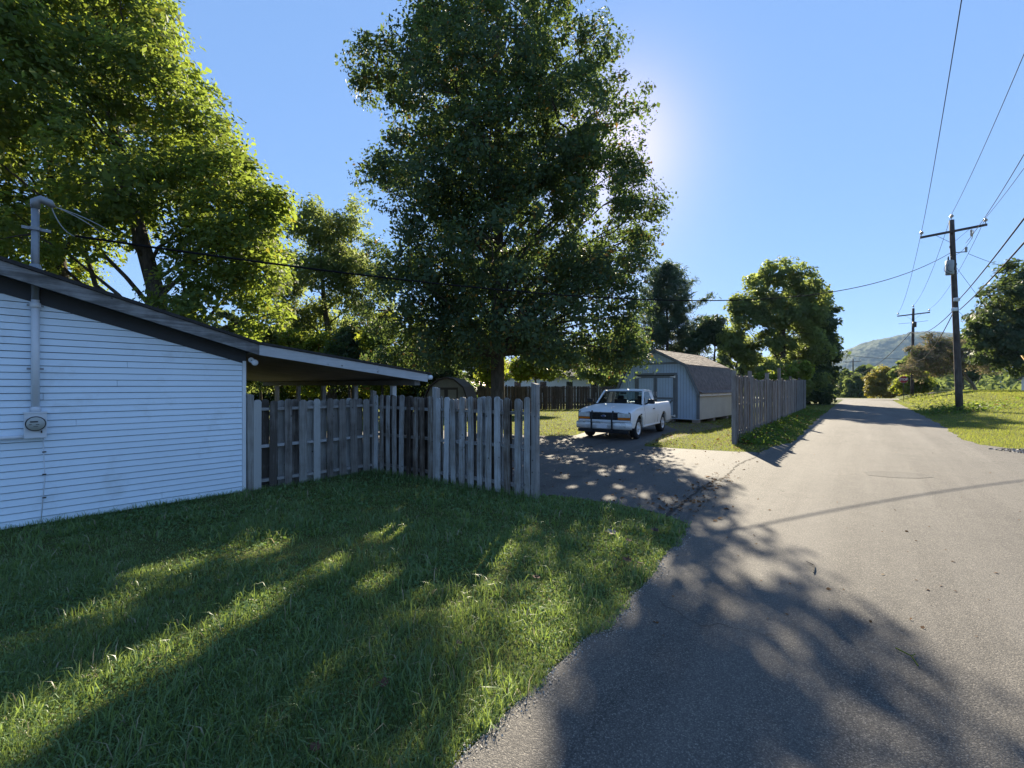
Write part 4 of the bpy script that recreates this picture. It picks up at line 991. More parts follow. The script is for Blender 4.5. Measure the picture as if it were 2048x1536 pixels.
def wire(label, a, b, sag, r=0.010, n=32, mat='cable', group='overhead wires'):
    a = Vector(a); b = Vector(b)
    o = MB().tube([a.lerp(b, i/n) - Vector((0, 0, sag*4*(i/n)*(1-i/n))) for i in range(n+1)], r, 5).build('overhead_wire', M[mat], None, True)
    return tag(o, label, 'wire', group)
W1 = Vector((P1[0], P1[1], z1))
back = Vector((-0.652*52, -0.758*52, 0.4))
wire('thin power line rising from the left end of nearest crossarm out of frame', e1[0], e1[0] + back, 1.2, 0.012)
wire('thin power line rising from the top of the nearest pole out of frame', e1[1], e1[1] + back + Vector((0.6, -0.4, 0.0)), 1.3, 0.011)
wire('thin power line rising from the right end of nearest crossarm out of frame', e1[2], e1[2] + back + Vector((0.4, -0.3, 0)), 1.4, 0.012)
wire('lower neutral line rising rightward from below the nearest crossarm', W1 + Vector(on(p1, 10.4, R(-30), 0.6)), W1 + Vector(on(p1, 10.4, R(-30), 0.6)) + back, 1.5, 0.013)
wire('upper thick cable sweeping right from the nearest pole', W1 + Vector(on(p1, 6.95, R(-60), 0.2)), W1 + Vector(on(p1, 6.6, 0, 0)) + back, 0.55, 0.024)
wire('lower thick cable sweeping right from the nearest pole', W1 + Vector(on(p1, 6.30, R(-60), 0.2)), W1 + Vector(on(p1, 6.0, 0, 0)) + back, 0.6, 0.026)
W2 = Vector((P2[0], P2[1], z2))
for a, b, nm in ((e1[0], e2[0], 'left'), (e1[1], e2[1], 'centre'), (e1[2], e2[2], 'right')):
    wire('thin %s power line between the nearest and second poles' % nm, a, b, 0.9, 0.012)
wire('dark drooping cable from the nearest pole to the second pole', W1 + Vector(on(p1, 6.30, R(215), 0.2)), W2 + Vector((0, 0, 4.6)), 1.2, 0.026)
wire('upper dark cable from the nearest pole past the second pole', W1 + Vector(on(p1, 6.28, R(200), 0.2)), W2 + Vector((-0.1, 0, 8.0)), 0.7, 0.024)
W3 = Vector((P3[0], P3[1], z3))
wire('dark cable from the second pole down toward the farthest pole', W2 + Vector((-0.1, 0, 8.0)), W3 + Vector((-2, 0, 8.2)), 2.2, 0.035)
wire('sagging cable across the hill from the second pole', W2 + Vector((0, 0, 4.7)), Vector((44, 62, 6.4)), 0.25, 0.02)
wire('black service line crossing the view from nearest pole to house mast', W1 + Vector(on(p1, 9.85, R(195), 0.25)), ML(mx+0.36, -0.12, 3.79), 1.75, 0.017, 48)
wire('wire leaving the nearest pole rightward toward the dark tree', W1 + Vector(on(p1, 9.75, R(-20), 0.75)), (44, 33, 9.2), 0.5, 0.012)
wire('pale service wire sloping down to the left from the pole behind the shed', Vector((P4[0]-0.4, P4[1], z4+7.6)), (8.5, 44, 3.6), 0.3, 0.02, mat='cablegrey')
wire('line leaving the pole behind the shed leftward through trees', e4[0], (2, 62, 8.6), 0.4, 0.015)
# down guy with yellow guard
ga = W1 + Vector(on(p1, 8.9, R(-60), 0.15)); gb = Vector((29.3, 24.0, H(29.3, 24.0)))
guy = empty('guy_wire', gb, 0, 'slanting guy wire with yellow plastic guard right of the nearest pole', 'guy wire')
MB().tube([(0, 0, 0), tuple(ga-gb)], 0.009, 6).build('strand', M['cable'], guy)
ga2 = W1 + Vector(on(p1, 6.2, R(-60), 0.15))
MB().tube([(0, 0, 0), tuple((ga2-gb))], 0.008, 6).build('strand', M['cable'], guy)
M['yellow'] = paint('yellow_plastic', (0.72, 0.36, 0.03), 0.5, var=0.1)
d = (ga-gb)
MB().tube([tuple(d*0.02), tuple(d*0.345)], 0.042, 10).build('guard', M['yellow'], guy, True)

# ------------------------------------------------------------------ stop sign
M['signred'] = paint('sign_red', (0.30, 0.010, 0.02), 0.45, var=0.1)
M['signwhite'] = paint('sign_white', (0.75, 0.75, 0.76), 0.45, var=0.05)
sx, sy_ = 43.5, 50.0; szz = H(sx, sy_)
sg_ = empty('stop_sign', (sx, sy_, szz-0.05), -math.atan2(sx, sy_) + R(2), 'red octagonal stop sign on a thin post at the end of the lane', 'stop sign')
zc = 2.52 - szz + 0.05; rr = 0.41
MB().bar((0, 0.03, 0), (0, 0.03, zc+0.3), 0.06, 0.05).build('post', M['darkmetal'], sg_)
octo = [(rr*math.cos(R(22.5+45*k)), rr*math.sin(R(22.5+45*k))) for k in range(8)]
MB().prism(octo, lambda u, v, c: (u, -0.004 + c*0.008, v + zc)).build('border', M['signwhite'], sg_)
MB().add([(u*0.975, -0.007, v*0.975+zc) for u, v in octo], [tuple(range(8))]).build('panel', M['signred'], sg_)
cu = bpy.data.curves.new('lettering', 'FONT'); cu.body = 'STOP'; cu.size = 0.36; cu.align_x = 'CENTER'; cu.align_y = 'CENTER'; cu.extrude = 0.001; cu.offset = 0.006
to = bpy.data.objects.new('lettering_curve', cu); COL.objects.link(to)
bpy.context.view_layer.update()
me = bpy.data.meshes.new_from_object(to.evaluated_get(bpy.context.evaluated_depsgraph_get()))
bpy.data.objects.remove(to); me.materials.clear(); me.materials.append(M['signwhite'])
lt = link('lettering', me, sg_, (0, -0.0095, zc), (R(90), 0, 0)); lt.scale = (0.80, 1.05, 1)

# ------------------------------------------------------------------ trees
def leaf_cloud(name, C, size, rg, mat, up=0.5, aspect=0.62, hang=0.0, spray=None):
    n = len(C)
    nr = rg.normal(size=(n, 3)); nr[:, 2] = np.abs(nr[:, 2])*1.0 + up
    if spray is not None: nr = spray*1.5 + rg.normal(size=(n, 3))*0.62
    nr /= np.linalg.norm(nr, axis=1)[:, None]
    a = rg.normal(size=(n, 3)); a[:, 2] -= hang
    a -= nr*np.sum(a*nr, 1)[:, None]; a /= np.linalg.norm(a, axis=1)[:, None]
    b = np.cross(nr, a)
    L = (size*np.clip(rg.lognormal(-0.05, 0.36, n), 0.4, 2.1))[:, None]; Wd = L*aspect*rg.uniform(0.8, 1.2, n)[:, None]
    fold = L*rg.uniform(0.02, 0.16, n)[:, None]
    v = np.empty((n, 4, 3))
    v[:, 0] = C - a*L*0.5; v[:, 1] = C + b*Wd*0.5 + nr*fold - a*L*0.06; v[:, 2] = C + a*L*0.5 - nr*fold*0.8; v[:, 3] = C - b*Wd*0.5 + nr*fold - a*L*0.06
    f = np.arange(n*4).reshape(n, 4)
    return np_mesh(name, v.reshape(-1, 3), f, mat)

def crown_points(lobes, n, rg, cl_r, gaps=(), shell=0.55, per=70, flat=0.75):
    """leaf positions: clumps spread through every lobe, thicker toward its skin"""
    lobes = np.array(lobes, float); w = lobes[:, 3]**2.2; w /= w.sum()
    nc = max(8, n//per); idx = rg.choice(len(lobes), nc, p=w)
    d = rg.normal(size=(nc, 3)); d /= np.linalg.norm(d, axis=1)[:, None]
    rad = (shell + (1-shell)*rg.random(nc))**0.7 * rg.uniform(0.75, 1.08, nc)
    c = lobes[idx, :3] + d*(rad*lobes[idx, 3])[:, None]*np.array([1, 1, 0.85])
    for g in gaps:                                        # openings cleared along the sun's direction to let light streaks through
        g0 = np.array(g[:3]); ax = np.array(SUN); rel = c - g0
        off = rel - (rel @ ax)[:, None]*ax
        c = c[np.linalg.norm(off, axis=1) > g[3] + 0.08]
    cn = np.array([c_ for c_ in c]) - lobes[np.argmin(((c[:, None, :] - lobes[None, :, :3])**2).sum(2), 1), :3]
    cn /= np.linalg.norm(cn, axis=1)[:, None] + 1e-6; cn = cn*0.75 + np.array([0, 0, 0.65]) + rg.normal(size=c.shape)*0.35; cn /= np.linalg.norm(cn, axis=1)[:, None]
    k = rg.integers(0, len(c), n); rr = cl_r*rg.uniform(0.6, 1.3, len(c))
    g3 = rg.normal(size=(n, 3)); g3 /= np.maximum(1, np.linalg.norm(g3, axis=1)/1.9)[:, None]
    p = c[k] + g3*rr[k][:, None]*0.55*np.array([1, 1, flat])
    for g in gaps:
        g0 = np.array(g[:3]); ax = np.array(SUN); rel = p - g0
        off = rel - (rel @ ax)[:, None]*ax
        ok = np.linalg.norm(off, axis=1) > g[3]*0.9; p = p[ok]; k = k[ok]
    return c, p, cn[k]

def limb(mb, a, b, r0, r1, rg, n=5, wob=0.12, seg=6):
    a = np.array(a, float); b = np.array(b, float); L = np.linalg.norm(b-a); pts = []
    for i in range(n+1):
        t = i/n; p = a + (b-a)*t; p[2] += 0.10*L*math.sin(math.pi*t)*0.6
        if 0 < i < n: p = p + rg.normal(size=3)*wob*L*0.2
        pts.append(p)
    mb.tube(pts, [r0 + (r1-r0)*(i/n)**0.8 for i in range(n+1)], seg)
    return pts

def tree(name, label, base, trunk, lobes, n, size, leaf, barkm='bark', cl=0.55, per=70, twigs=90, seed=1, gaps=(), cat='tree', group=None, up=0.5, aspect=0.62, shell=0.55, hang=0.0, zmin=0.3):
    """trunk: list of (x, y, z, r) relative to the base; lobes: world (x, y, z, r)"""
    rg = np.random.default_rng(seed)
    bz = H(*base); t = empty(name, (base[0], base[1], bz), 0, label, cat, group)
    off = np.array([base[0], base[1], bz])
    c, p, sn = crown_points(lobes, n, rg, cl, gaps, shell, per)
    ok = p[:, 2] > bz + zmin; p = p[ok]; sn = sn[ok]
    o = link('crown', leaf_cloud('crown', p - off, size, rg, M[leaf], up, aspect, hang, sn), t)
    mb = MB(); T = np.array(trunk, float)
    fl = [(T[0][0], T[0][1], -0.1, T[0][3]*1.5), (T[0][0], T[0][1], 0.18, T[0][3]*1.12)]
    pts = [q[:3] for q in fl] + [tuple(q[:3]) for q in T[1:]]; rad = [q[3] for q in fl] + [q[3] for q in T[1:]]
    mb.tube(pts, rad, 14).build('trunk', M[barkm], t, True)
    mb = MB(); node = []
    zs = T[:, 2]
    for l in lobes:
        L = np.array(l[:3]) - off
        hd = math.hypot(L[0], L[1]); zt = np.clip(L[2] - hd*rg.uniform(0.7, 1.0), max(zs[-1]*0.14, 0.4), zs[-1]*0.92)
        st = np.array([np.interp(zt, zs, T[:, 0]), np.interp(zt, zs, T[:, 1]), zt]); r = float(np.interp(zt, zs, T[:, 3]))
        node += limb(mb, st, L, max(r*0.32, 0.025), max(r*0.06, 0.010), rg)[2:]
    node = np.array(node)
    for j in rg.choice(len(c), min(twigs, len(c)), replace=False):
        q = c[j] - off
        if q[2] < 0.4: continue
        i = np.argmin(np.linalg.norm(node - q, axis=1))
        limb(mb, node[i], q, T[0][3]*0.10 + 0.008, 0.006, rg, 3, 0.15, 4)
    mb.build('branches', M[barkm], t, True)
    return t

def fill(cx, cy, prof, n, seed, az=None, k=0.62, rf=0.42):
    """lobes round an axis following a radius profile [(z, R)]"""
    rg = np.random.default_rng(seed); out = []
    zs = [p[0] for p in prof]; rs = [p[1] for p in prof]
    for i in range(n):
        z = zs[0] + (zs[-1]-zs[0])*((i+0.5)/n); Rz = float(np.interp(z, zs, rs)); t = i*2.399 + rg.uniform(-.4, .4)
        out.append((cx + math.cos(t)*Rz*k, cy + math.sin(t)*Rz*k, z, max(0.6, Rz*rf*rg.uniform(0.85, 1.15))))
    return out

# great broadleaf tree in the middle
T3 = fill(-0.4, 19, [(3.6, 4.9), (6, 5.2), (9, 5.3), (12, 5.2), (15, 4.6), (18, 3.5), (21, 2.4), (23.5, 1.3)], 46, 4, k=0.60, rf=0.40)
T3 += [(-5.6,18.6,15.0,1.2),(-6.0,19.2,14.5,0.8),(-5.2,19,11.0,1.15),(-5.9,18.8,10.6,0.8),(-4.7,18.8,7.2,1.5),(-5.1,18.5,4.9,1.4),
       (4.8,19.2,14.0,1.3),(4.7,18.8,11.4,1.2),(5.2,19.0,8.9,1.3),(5.5,18.6,8.2,0.8),(4.3,19.2,5.6,1.2),(4.9,19.0,4.9,0.8),(3.6,18.6,3.9,1.1),
       (3.5,19,16.2,1.2),(-3.4,19,17.4,1.3),(-3.0,18,3.6,1.4),(-1.2,17,3.4,1.3),(1.2,17.4,3.2,1.2),(2.4,18,3.4,1.0),(-4.2,19.6,3.4,1.2),(-5.6,19.2,3.0,0.9),(4.6,18.4,6.4,1.0),(5.0,19.4,3.6,0.9),(2.6,17.2,5.2,1.4),(3.2,19.8,7.4,1.5),(3.9,18.5,4.6,1.2),(2.8,18,6.2,1.4),(4.2,19.3,6.2,1.2),(5.0,18.8,10.1,1.1),(4.6,19.6,11.2,1.2),(2.2,18.4,9.6,1.3),(2.4,19.6,11.6,1.5),(0.2,17.6,10.0,1.5),(5.4,19.2,9.4,1.0),(-2.2,18.0,9.2,1.6),(-2.6,19.6,6.4,1.7),(-4.5,19,14.4,1.3),(-4.3,18.7,16.0,1.0),(-4.4,19.2,12.6,1.0),(3.4,18.8,7.0,1.1),(4.5,19,3.5,1.0),(4.8,19.4,4.3,0.8),(4.1,19.6,2.9,0.8),(2.9,19.4,3.0,1.0),(6.0,22.5,8.6,1.2),(5.4,23.3,9.0,1.4),(5.8,22.9,7.6,1.0),(4.4,23.2,7.4,1.5),(4.6,18.4,3.2,1.0),(4.9,19.2,2.9,0.9),(4.9,19.6,3.3,0.7)]
G3 = [(1.35,19,9.80,0.26),(1.42,19,9.40,0.26),(1.50,19,9.00,0.22),(1.58,19,8.50,0.20),(1.66,19,7.90,0.20),(0.30,19,9.00,0.16),(0.12,19,8.50,0.17),(0.56,19,8.20,0.20),(-0.12,19,8.60,0.14),(-0.90,19,7.80,0.16),(2.25,19,8.70,0.14),(3.25,19,8.90,0.24),(3.20,19,8.35,0.20),(3.40,19,7.90,0.15),(3.90,19,9.25,0.28),(3.87,19,9.80,0.27),(3.90,19,10.30,0.20),(5.80,19,8.60,0.15)]
_r = random.Random(31)
for gx_, gz_, gs_ in ((4.1, 3.8, 0.5), (3.6, 6.1, 0.6), (4.7, 6.6, 0.6), (3.1, 4.6, 0.5), (4.3, 5.4, 0.5), (2.6, 5.4, 0.4)):      # ragged small chinks added low in the crown to dapple the driveway
    G3 += [(gx_ + _r.uniform(-gs_, gs_), 19, gz_ + _r.uniform(-gs_, gs_)*0.6, _r.uniform(0.05, 0.12)) for _ in range(7)]
tree('broadleaf_tree', 'tall full dark green tree rising behind the picket fences', (-0.62, 19), [(0,0,0,0.31),(0.02,0,1.2,0.29),(0.0,0,4,0.27),(0.05,0,9,0.20),(0.0,0.1,15,0.12),(0.1,0,22,0.03)], T3, 205000, 0.14, 'leafB', cl=0.50, per=58, twigs=260, seed=21, gaps=G3, up=0.15, hang=0.7)
# maple behind the house
T1 = [(-15.5,18,16.2,2.4),(-13.9,17.5,13.4,2.2),(-12.9,18.5,11.2,2.1),(-11.5,18,9.2,2.1),(-10.6,17.5,8.0,1.7),(-10.7,18.5,6.1,1.5),(-12.4,17,5.2,1.2),(-12.3,19,7.5,2.0),(-14.5,16,9.3,2.2),(-16.5,15.6,12.3,2.4),(-18.5,16,15,2.6),(-19.5,15.2,10.8,2.5),(-20.5,16.5,8.4,2.2),(-17.0,16,7.2,1.7),(-18,19,19,3.0),(-21.5,20,18,3.0),(-16,21,14.5,2.5),(-14,21.5,11,2.3),(-12.5,21.5,8,1.9),(-20,22,12,2.8),(-23,18,12,2.8),(-17,18,21.5,2.6),(-22,17,21,2.8),(-17.0,15.2,14.2,1.5),(-10.2,18.2,4.6,1.0),(-16.6,19.5,18.6,1.6),(-9.6,17.6,9.0,0.9)]
tree('maple_tree', 'huge yellow-green maple towering over the white house roof', (-14.2, 18.6), [(0,0,0,0.42),(0,0,1.5,0.40),(-0.1,0,3.5,0.36),(-0.6,0,6,0.30),(-1.5,-0.3,10,0.22),(-2.6,-0.3,15,0.12),(-3.2,0,20,0.04)], T1, 150000, 0.175, 'leafA', cl=0.60, per=85, twigs=220, seed=22, up=0.55)
tree('maple_tree', 'second multi-stemmed maple crowding the left edge behind the roof', (-18.6, 19.4), [(0,0,0,0.3),(0,0,1.5,0.28),(-0.4,0,4,0.25),(-1,0,8,0.18),(-1.6,0,14,0.05)], [(-20.5,20,6.6,1.8),(-18,19.5,9.0,2.2),(-22.5,19.5,9.0,2.6),(-20,18.4,13.4,2.5),(-24,19,14.5,3.0),(-25,18,7.0,2.2)], 36000, 0.165, 'leafA', cl=0.6, per=85, twigs=70, seed=23, up=0.5)
# walnut-like tree
tree('walnut_tree', 'open-limbed feathery tree between the maple and the great tree', (-12.0, 30), [(0,0,0,0.3),(0,0,1.5,0.28),(0.0,0,4.2,0.24),(-0.5,0,7,0.16),(-0.9,0,12,0.04)],
     [(-12.8,30,12.4,1.5),(-10.9,30,12.4,1.3),(-14.4,30.5,10.0,1.5),(-12.2,29.4,9.4,1.8),(-10.1,30,9.4,1.6),(-15.0,30,7.0,1.5),(-12.9,30.4,6.6,1.3),(-14.1,29.6,12.2,1.1),(-9.3,30.5,6.8,1.7),(-11.6,31.5,10.6,1.6),(-15.8,31,5.2,1.3),(-13.4,30,13.6,0.7),(-10.5,30,13.8,0.6),(-14.8,30,8.6,1.3),(-10.9,29.6,7.6,1.5),(-13.8,30,5.2,1.3),(-11.0,30,5.0,1.4),(-12.4,30.6,11.2,1.5),(-8.6,30,8.6,1.1)], 42000, 0.21, 'leafC', 'bark', cl=0.6, per=60, twigs=130, seed=24, aspect=0.42, hang=0.5, shell=0.35)
# sunlit understorey behind the carport
for i, (bx, by, lb, mt_, lab, n) in enumerate([
    (-15.4, 27.5, [(-15.6,27.5,3.6,1.6),(-14.6,27,2.6,1.3),(-16.6,28,2.8,1.5),(-15.6,27.6,5.0,1.0)], 'leafC', 'leafy small tree showing just above the carport roof bend', 12000),
    (-12.2, 27, [(-12.4,27,3.5,1.3),(-11.4,27,3.9,1.2),(-13,27.5,4.3,1.0),(-12,26.6,2.4,1.3)], 'leafD', 'bright yellow-green shrubby tree with reddish tips above the carport roof', 13000),
    (-9.6, 26.5, [(-9.8,26.5,3.4,1.2),(-8.8,26.5,3.2,1.2),(-9.4,27,4.5,1.1),(-10.4,26.5,2.6,1.1)], 'leafB', 'dark rounded small tree above the middle of the carport roof', 12000),
    (-7.4, 25.6, [(-7.6,25.6,4.4,1.0),(-6.9,25.4,3.2,1.1),(-7.8,26,2.4,1.2),(-7.2,26,5.3,0.8)], 'leafD', 'bright lime-green sapling left of the small tan shed', 12000),
    (-5.6, 27.8, [(-5.4,27.8,4.5,1.5),(-4.0,27.8,3.6,1.5),(-6.2,28,3.0,1.5),(-3.2,28.4,5.0,1.4),(-4.6,28,2.0,1.6)], 'leafB', 'dark tree massed behind the small tan shed roof', 16000),
    (-1.6, 29, [(-1.8,29,4.0,1.2),(-1.2,29.5,2.8,1.2),(-2.4,29.5,5.2,1.1)], 'leafD', 'lime-green sapling glowing left of the great trunk', 10000),
    (1.6, 30.5, [(1.6,30.5,3.4,1.1),(2.6,30.5,3.0,1.0),(0.7,30.8,2.9,0.9),(1.4,31,4.2,0.9)], 'leafD', 'spreading lime-green tree right of the great trunk before back fence', 10000)]):
    tree('small_tree', lab, (bx, by), [(0,0,0,0.10),(0.05,0,1.0,0.085),(0,0,2.2,0.06),(0.1,0,4.0,0.02)], lb, n, 0.20, mt_, cl=0.42, per=60, twigs=50, seed=40+i, group='small trees behind the yard', shell=0.4)
for i, (bx, by, r_) in enumerate([(-22, 31, 2.0), (-18.6, 31.5, 1.9), (-15.2, 32.5, 1.8), (-11.6, 31.8, 1.7), (-8.2, 31.2, 1.8), (-5.0, 31.6, 1.7)]):
    lab = ['leafy shrub glimpsed left of the carport posts', 'leafy shrub glimpsed between the first carport posts', 'leafy shrub glimpsed between the middle carport posts', 'leafy shrub glimpsed between the last carport posts', 'leafy shrub behind the end of the carport roof', 'leafy shrub just behind the small tan shed'][i]
    tree('shrub', lab, (bx, by), [(0,0,0,0.06),(0,0,0.5,0.05),(0.1,0,1.2,0.03),(0.1,0,2.2,0.015)], [(bx,by,1.5,r_*0.8),(bx+1.2,by+.3,1.2,r_*0.65),(bx-1.2,by,1.4,r_*0.7),(bx+.3,by-.5,2.6,r_*0.6)], 8000, 0.22, ['leafD','leafB','leafD','leafC','leafD','leafB'][i], cl=0.45, per=55, twigs=25, seed=140+i, cat='shrub', group='shrubs along the back of the yard', zmin=0.05)
# pine
def pine(label, base, hgt, r0, n, seed):
    rg = np.random.default_rng(seed); bz = H(*base); t = empty('pine_tree', (base[0], base[1], bz), 0, label, 'tree')
    MB().tube([(0,0,-0.1),(0.05,0,hgt*0.4),(0,0.05,hgt*0.98)], [0.26, 0.17, 0.03], 10).build('trunk', M['bark'], t, True)
    mb = MB(); C = []
    z = 2.0
    while z < hgt:
        f = (z/hgt); Rr = r0*(1-f)**0.62*(0.8+0.5*rg.random()) + 0.25; nb = rg.integers(5, 8); t0 = rg.random()*6
        for k in range(nb):
            a = t0 + k*2*math.pi/nb + rg.uniform(-.3, .3); L = Rr*rg.uniform(0.55, 1.15)
            tip = np.array([math.cos(a)*L, math.sin(a)*L, z + L*(0.10 + 0.5*f)])
            limb(mb, (0, 0, z), tip, 0.05*(1-f)+0.012, 0.008, rg, 4, 0.08, 4)
            for q in range(int(9 + L*8)):
                u = rg.uniform(0.25, 1.05); C.append((np.array([0, 0, z])*(1-u) + tip*u + rg.normal(size=3)*np.array([.16, .16, .10])))
        z += rg.uniform(0.42, 0.7)
    C = np.array(C); k = rg.integers(0, len(C), n); p = C[k] + rg.normal(size=(n, 3))*0.17
    mb.build('branches', M['bark'], t, True)
    link('crown', leaf_cloud('crown', p, 0.42, rg, M['needle'], 0.2, 0.17), t)
pine('dark pointed pine rising behind the blue shed roof', (17.2, 50), 15.1, 6.2, 50000, 51)
# trees from the pine to the lane
tree('broadleaf_tree', 'pale leafy tree between the great tree and the pine', (10.8, 44), [(0,0,0,0.18),(0,0,2,0.16),(0.1,0,5,0.10),(0,0,7,0.03)], [(10.4,44,6.0,1.7),(12,44,5.0,1.6),(9.2,44.5,4.4,1.6),(11.4,45,7.4,1.3),(12.8,44.5,3.2,1.4),(9.4,44,2.6,1.4),(7.6,45,3.6,1.5)], 18000, 0.27, 'leafC', cl=0.55, per=60, twigs=60, seed=52)
tree('broadleaf_tree', 'slender tree with bare forking stems right of the shed ridge', (20.0, 45), [(0,0,0,0.2),(0.05,0,1.4,0.17),(0.2,0,3.4,0.13),(0.3,0,6,0.05)], [(19.8,45,7.3,1.5),(21.6,45,6.3,1.4),(18.6,45.4,6.2,1.2),(20.6,45.8,8.2,0.9),(22.6,45,5.2,1.0),(17.8,45,4.6,0.8)], 12000, 0.26, 'leafE', cl=0.5, per=60, twigs=90, seed=53, shell=0.3)
tree('broadleaf_tree', 'leafy spreading tree rising behind the tall lane fence', (25.2, 42), [(0,0,0,0.3),(0,0,2,0.27),(0.1,0,5,0.2),(0.2,0,9,0.10),(0.1,0,12,0.03)],
     [(25,42,12.3,1.7),(23.2,42,11.6,1.3),(26.9,42,11.7,1.7),(28.3,42.5,10.7,1.5),(22.2,42,8.9,1.5),(24.5,41.4,8.9,2.0),(21.2,42,7.4,1.2),(23.6,41.6,5.8,1.6),(26.2,41.6,6.8,2.2),(22.6,41,3.3,1.4),(25,40.6,2.9,1.5),(27.4,42,9.0,1.9),(24.6,44,10,2),(26.6,44,4,2),(21.2,42.4,9.4,1.1),(20.6,42.4,6.0,1.1),(22.0,42,5.0,1.2),(24,41,1.6,1.4),(27.6,42,2.4,1.7),(28.6,42.6,5.2,1.8),(28.2,43,8,1.6),(23.0,41.4,7.2,1.4)], 40000, 0.27, 'leafC', cl=0.6, per=70, twigs=140, seed=54)
tree('broadleaf_tree', 'dense dark vine-clad tree standing at the lane edge', (30.0, 46), [(0,0,0,0.35),(0,0,2,0.3),(0.3,0,6,0.2),(0.4,0,11,0.04)],
     [(30.7,46,10.6,1.6),(31.2,46,8.2,1.9),(31.6,46,5.6,1.9),(31.4,46.2,3.0,1.9),(29.8,45.4,5.6,2.1),(29.3,45.2,3.0,2.1),(32.0,46.6,1.5,1.3),(30.0,45.6,8.6,1.8),(28.8,45,1.2,1.5),(30.6,45.2,1.2,1.5),(32.6,46.4,9.4,0.9),(32.9,46.4,6.9,0.8),(32.8,46.5,7.9,0.5),(29.6,47.5,10.8,1.6),(30.4,48.5,6.0,2.2)], 44000, 0.27, 'leafE', cl=0.55, per=75, twigs=90, seed=55, zmin=0.05)
tree('shrub', 'yellow-green shrub leaning over the top of the lane fence', (22.6, 36.2), [(0,0,0,0.05),(0,0,0.8,0.045),(0.1,0,1.8,0.03),(0.1,0,2.6,0.015)], [(22.4,36.2,2.5,0.9),(21.6,36.2,2.2,0.8),(23.2,36,3.1,0.7),(20.8,36.4,1.8,0.8),(20.2,36,2.5,0.6)], 9000, 0.22, 'leafD', cl=0.4, per=50, twigs=30, seed=56, cat='shrub')
# right of the lane
tree('broadleaf_tree', 'rounded very dark tree at the right edge of the view', (41.0, 35.5), [(0,0,0,0.3),(0,0,2,0.27),(0,0,5,0.2),(0,0,9,0.05)],
     [(38.4,35,8.8,1.7),(39.8,35,10.4,1.7),(37.5,35,6.6,1.5),(38.8,34.4,5.4,2.1),(36.7,35.2,5.6,1.1),(40.2,34,3.4,1.7),(38.4,34.6,3.4,1.3),(42,35,9.4,2.2),(43,36,6.5,2.4),(41,37.5,7.5,2.4),(40.5,33.4,5.4,1.9),(42.4,34.2,4,1.8),(41.0,34.6,8.0,2.2),(37.2,35.4,4.4,0.9)], 44000, 0.24, 'leafE', cl=0.55, per=75, twigs=110, seed=57, up=0.8)
tree('mimosa_tree', 'spreading grey-brown seed-laden tree with many bare curved stems', (52.0, 50.5), [(0,0,0,0.16),(-0.2,0,0.6,0.15),(-1.1,0,1.8,0.12),(-2.2,0,3.4,0.06)],
     [(48.7,50.5,6.2,1.7),(46.5,50.5,4.8,1.6),(44.9,50.2,3.7,1.3),(50.3,50.5,5.9,1.6),(47.6,51,6.8,1.2),(52.0,50.5,6.2,1.5),(53.7,51,5.0,1.3),(45.9,51,5.6,1.1),(49.4,49.6,4.8,1.5),(51.4,49.8,4.6,1.2),(47.4,50,3.8,1.2),(55,51.5,4.2,1.4)], 26000, 0.22, 'leafF', 'bark2', cl=0.5, per=50, twigs=230, seed=58, up=0.9, aspect=0.35, shell=0.4)
for i, (bx, by, lb, mt_, lab, n) in enumerate([
    (51.2, 57, [(50.6,57,2.2,1.5),(52,57.5,2.0,1.4),(49.6,57.2,1.6,1.2),(51.4,57,3.2,1.0)], 'leafD', 'fresh green bush between the stop sign and second pole', 11000),
    (62.6, 76, [(61.6,76,3.0,1.7),(63.4,76,2.4,1.8),(62.6,76,4.2,1.2),(64.2,76.5,1.0,1.6),(61.2,76,1.2,1.6)], 'leafY', 'rounded bush with yellowing top left of the stop sign', 13000),
    (66.5, 74, [(66.2,74,2.0,1.5),(67.4,74.4,1.4,1.4),(68.6,75,2.6,1.6)], 'leafC', 'grey-green roadside bush just left of the stop sign post', 9000)]):
    tree('bush', lab, (bx, by), [(0,0,0,0.06),(0,0,0.5,0.05),(0.1,0,1.2,0.03),(0.1,0,2,0.015)], lb, n, 0.26, mt_, cl=0.45, per=55, twigs=25, seed=60+i, cat='bush')
# trees in the distance
far = [(84, 112, 8.5, 'leafC', 'far rounded tree left of the farthest pole'), (90.5, 122, 9.0, 'leafE', 'far dark tree right behind the farthest pole'), (97, 124, 10.0, 'leafE', 'far broad dark tree below the middle of the hill'), (103, 126, 9.2, 'leafC', 'far tree crown just below the hill left of the yellow bush'),
       (109, 128, 10.5, 'leafE', 'far tall tree crown behind the yellow-topped bush'), (88, 98, 9, 'leafB', 'dark tree crown peeking above the grey mimosa'), (80, 104, 7, 'leafC', 'far low tree beside the vine-clad tree'),
       (62, 62, 7.5, 'leafE', 'tree filling the gap behind the mimosa stems'), (70, 60, 8.5, 'leafC', 'tree behind the dark tree at the right edge'), (57, 64, 5.5, 'leafC', 'low green tree behind the second pole'),
       (-30, 48, 10, 'leafC', 'tree behind the maple at far left'), (-22, 46, 9, 'leafD', 'sunlit tree glimpsed under the maple branches'), (-17.5, 50, 9, 'leafC', 'tree behind the carport posts'), (-10, 52, 9, 'leafD', 'bright tree behind the small tan shed'), (-4, 58, 10, 'leafC', 'tree beyond the small tan shed roof'), (7, 64, 9, 'leafC', 'tree behind the white neighbour house'), (14, 66, 8.5, 'leafE', 'tree behind the left side of the pine'), (25, 68, 8, 'leafE', 'tree behind the bare-stemmed slender tree'), (33, 66, 9, 'leafC', 'tree beyond the leafy fence-side tree')]
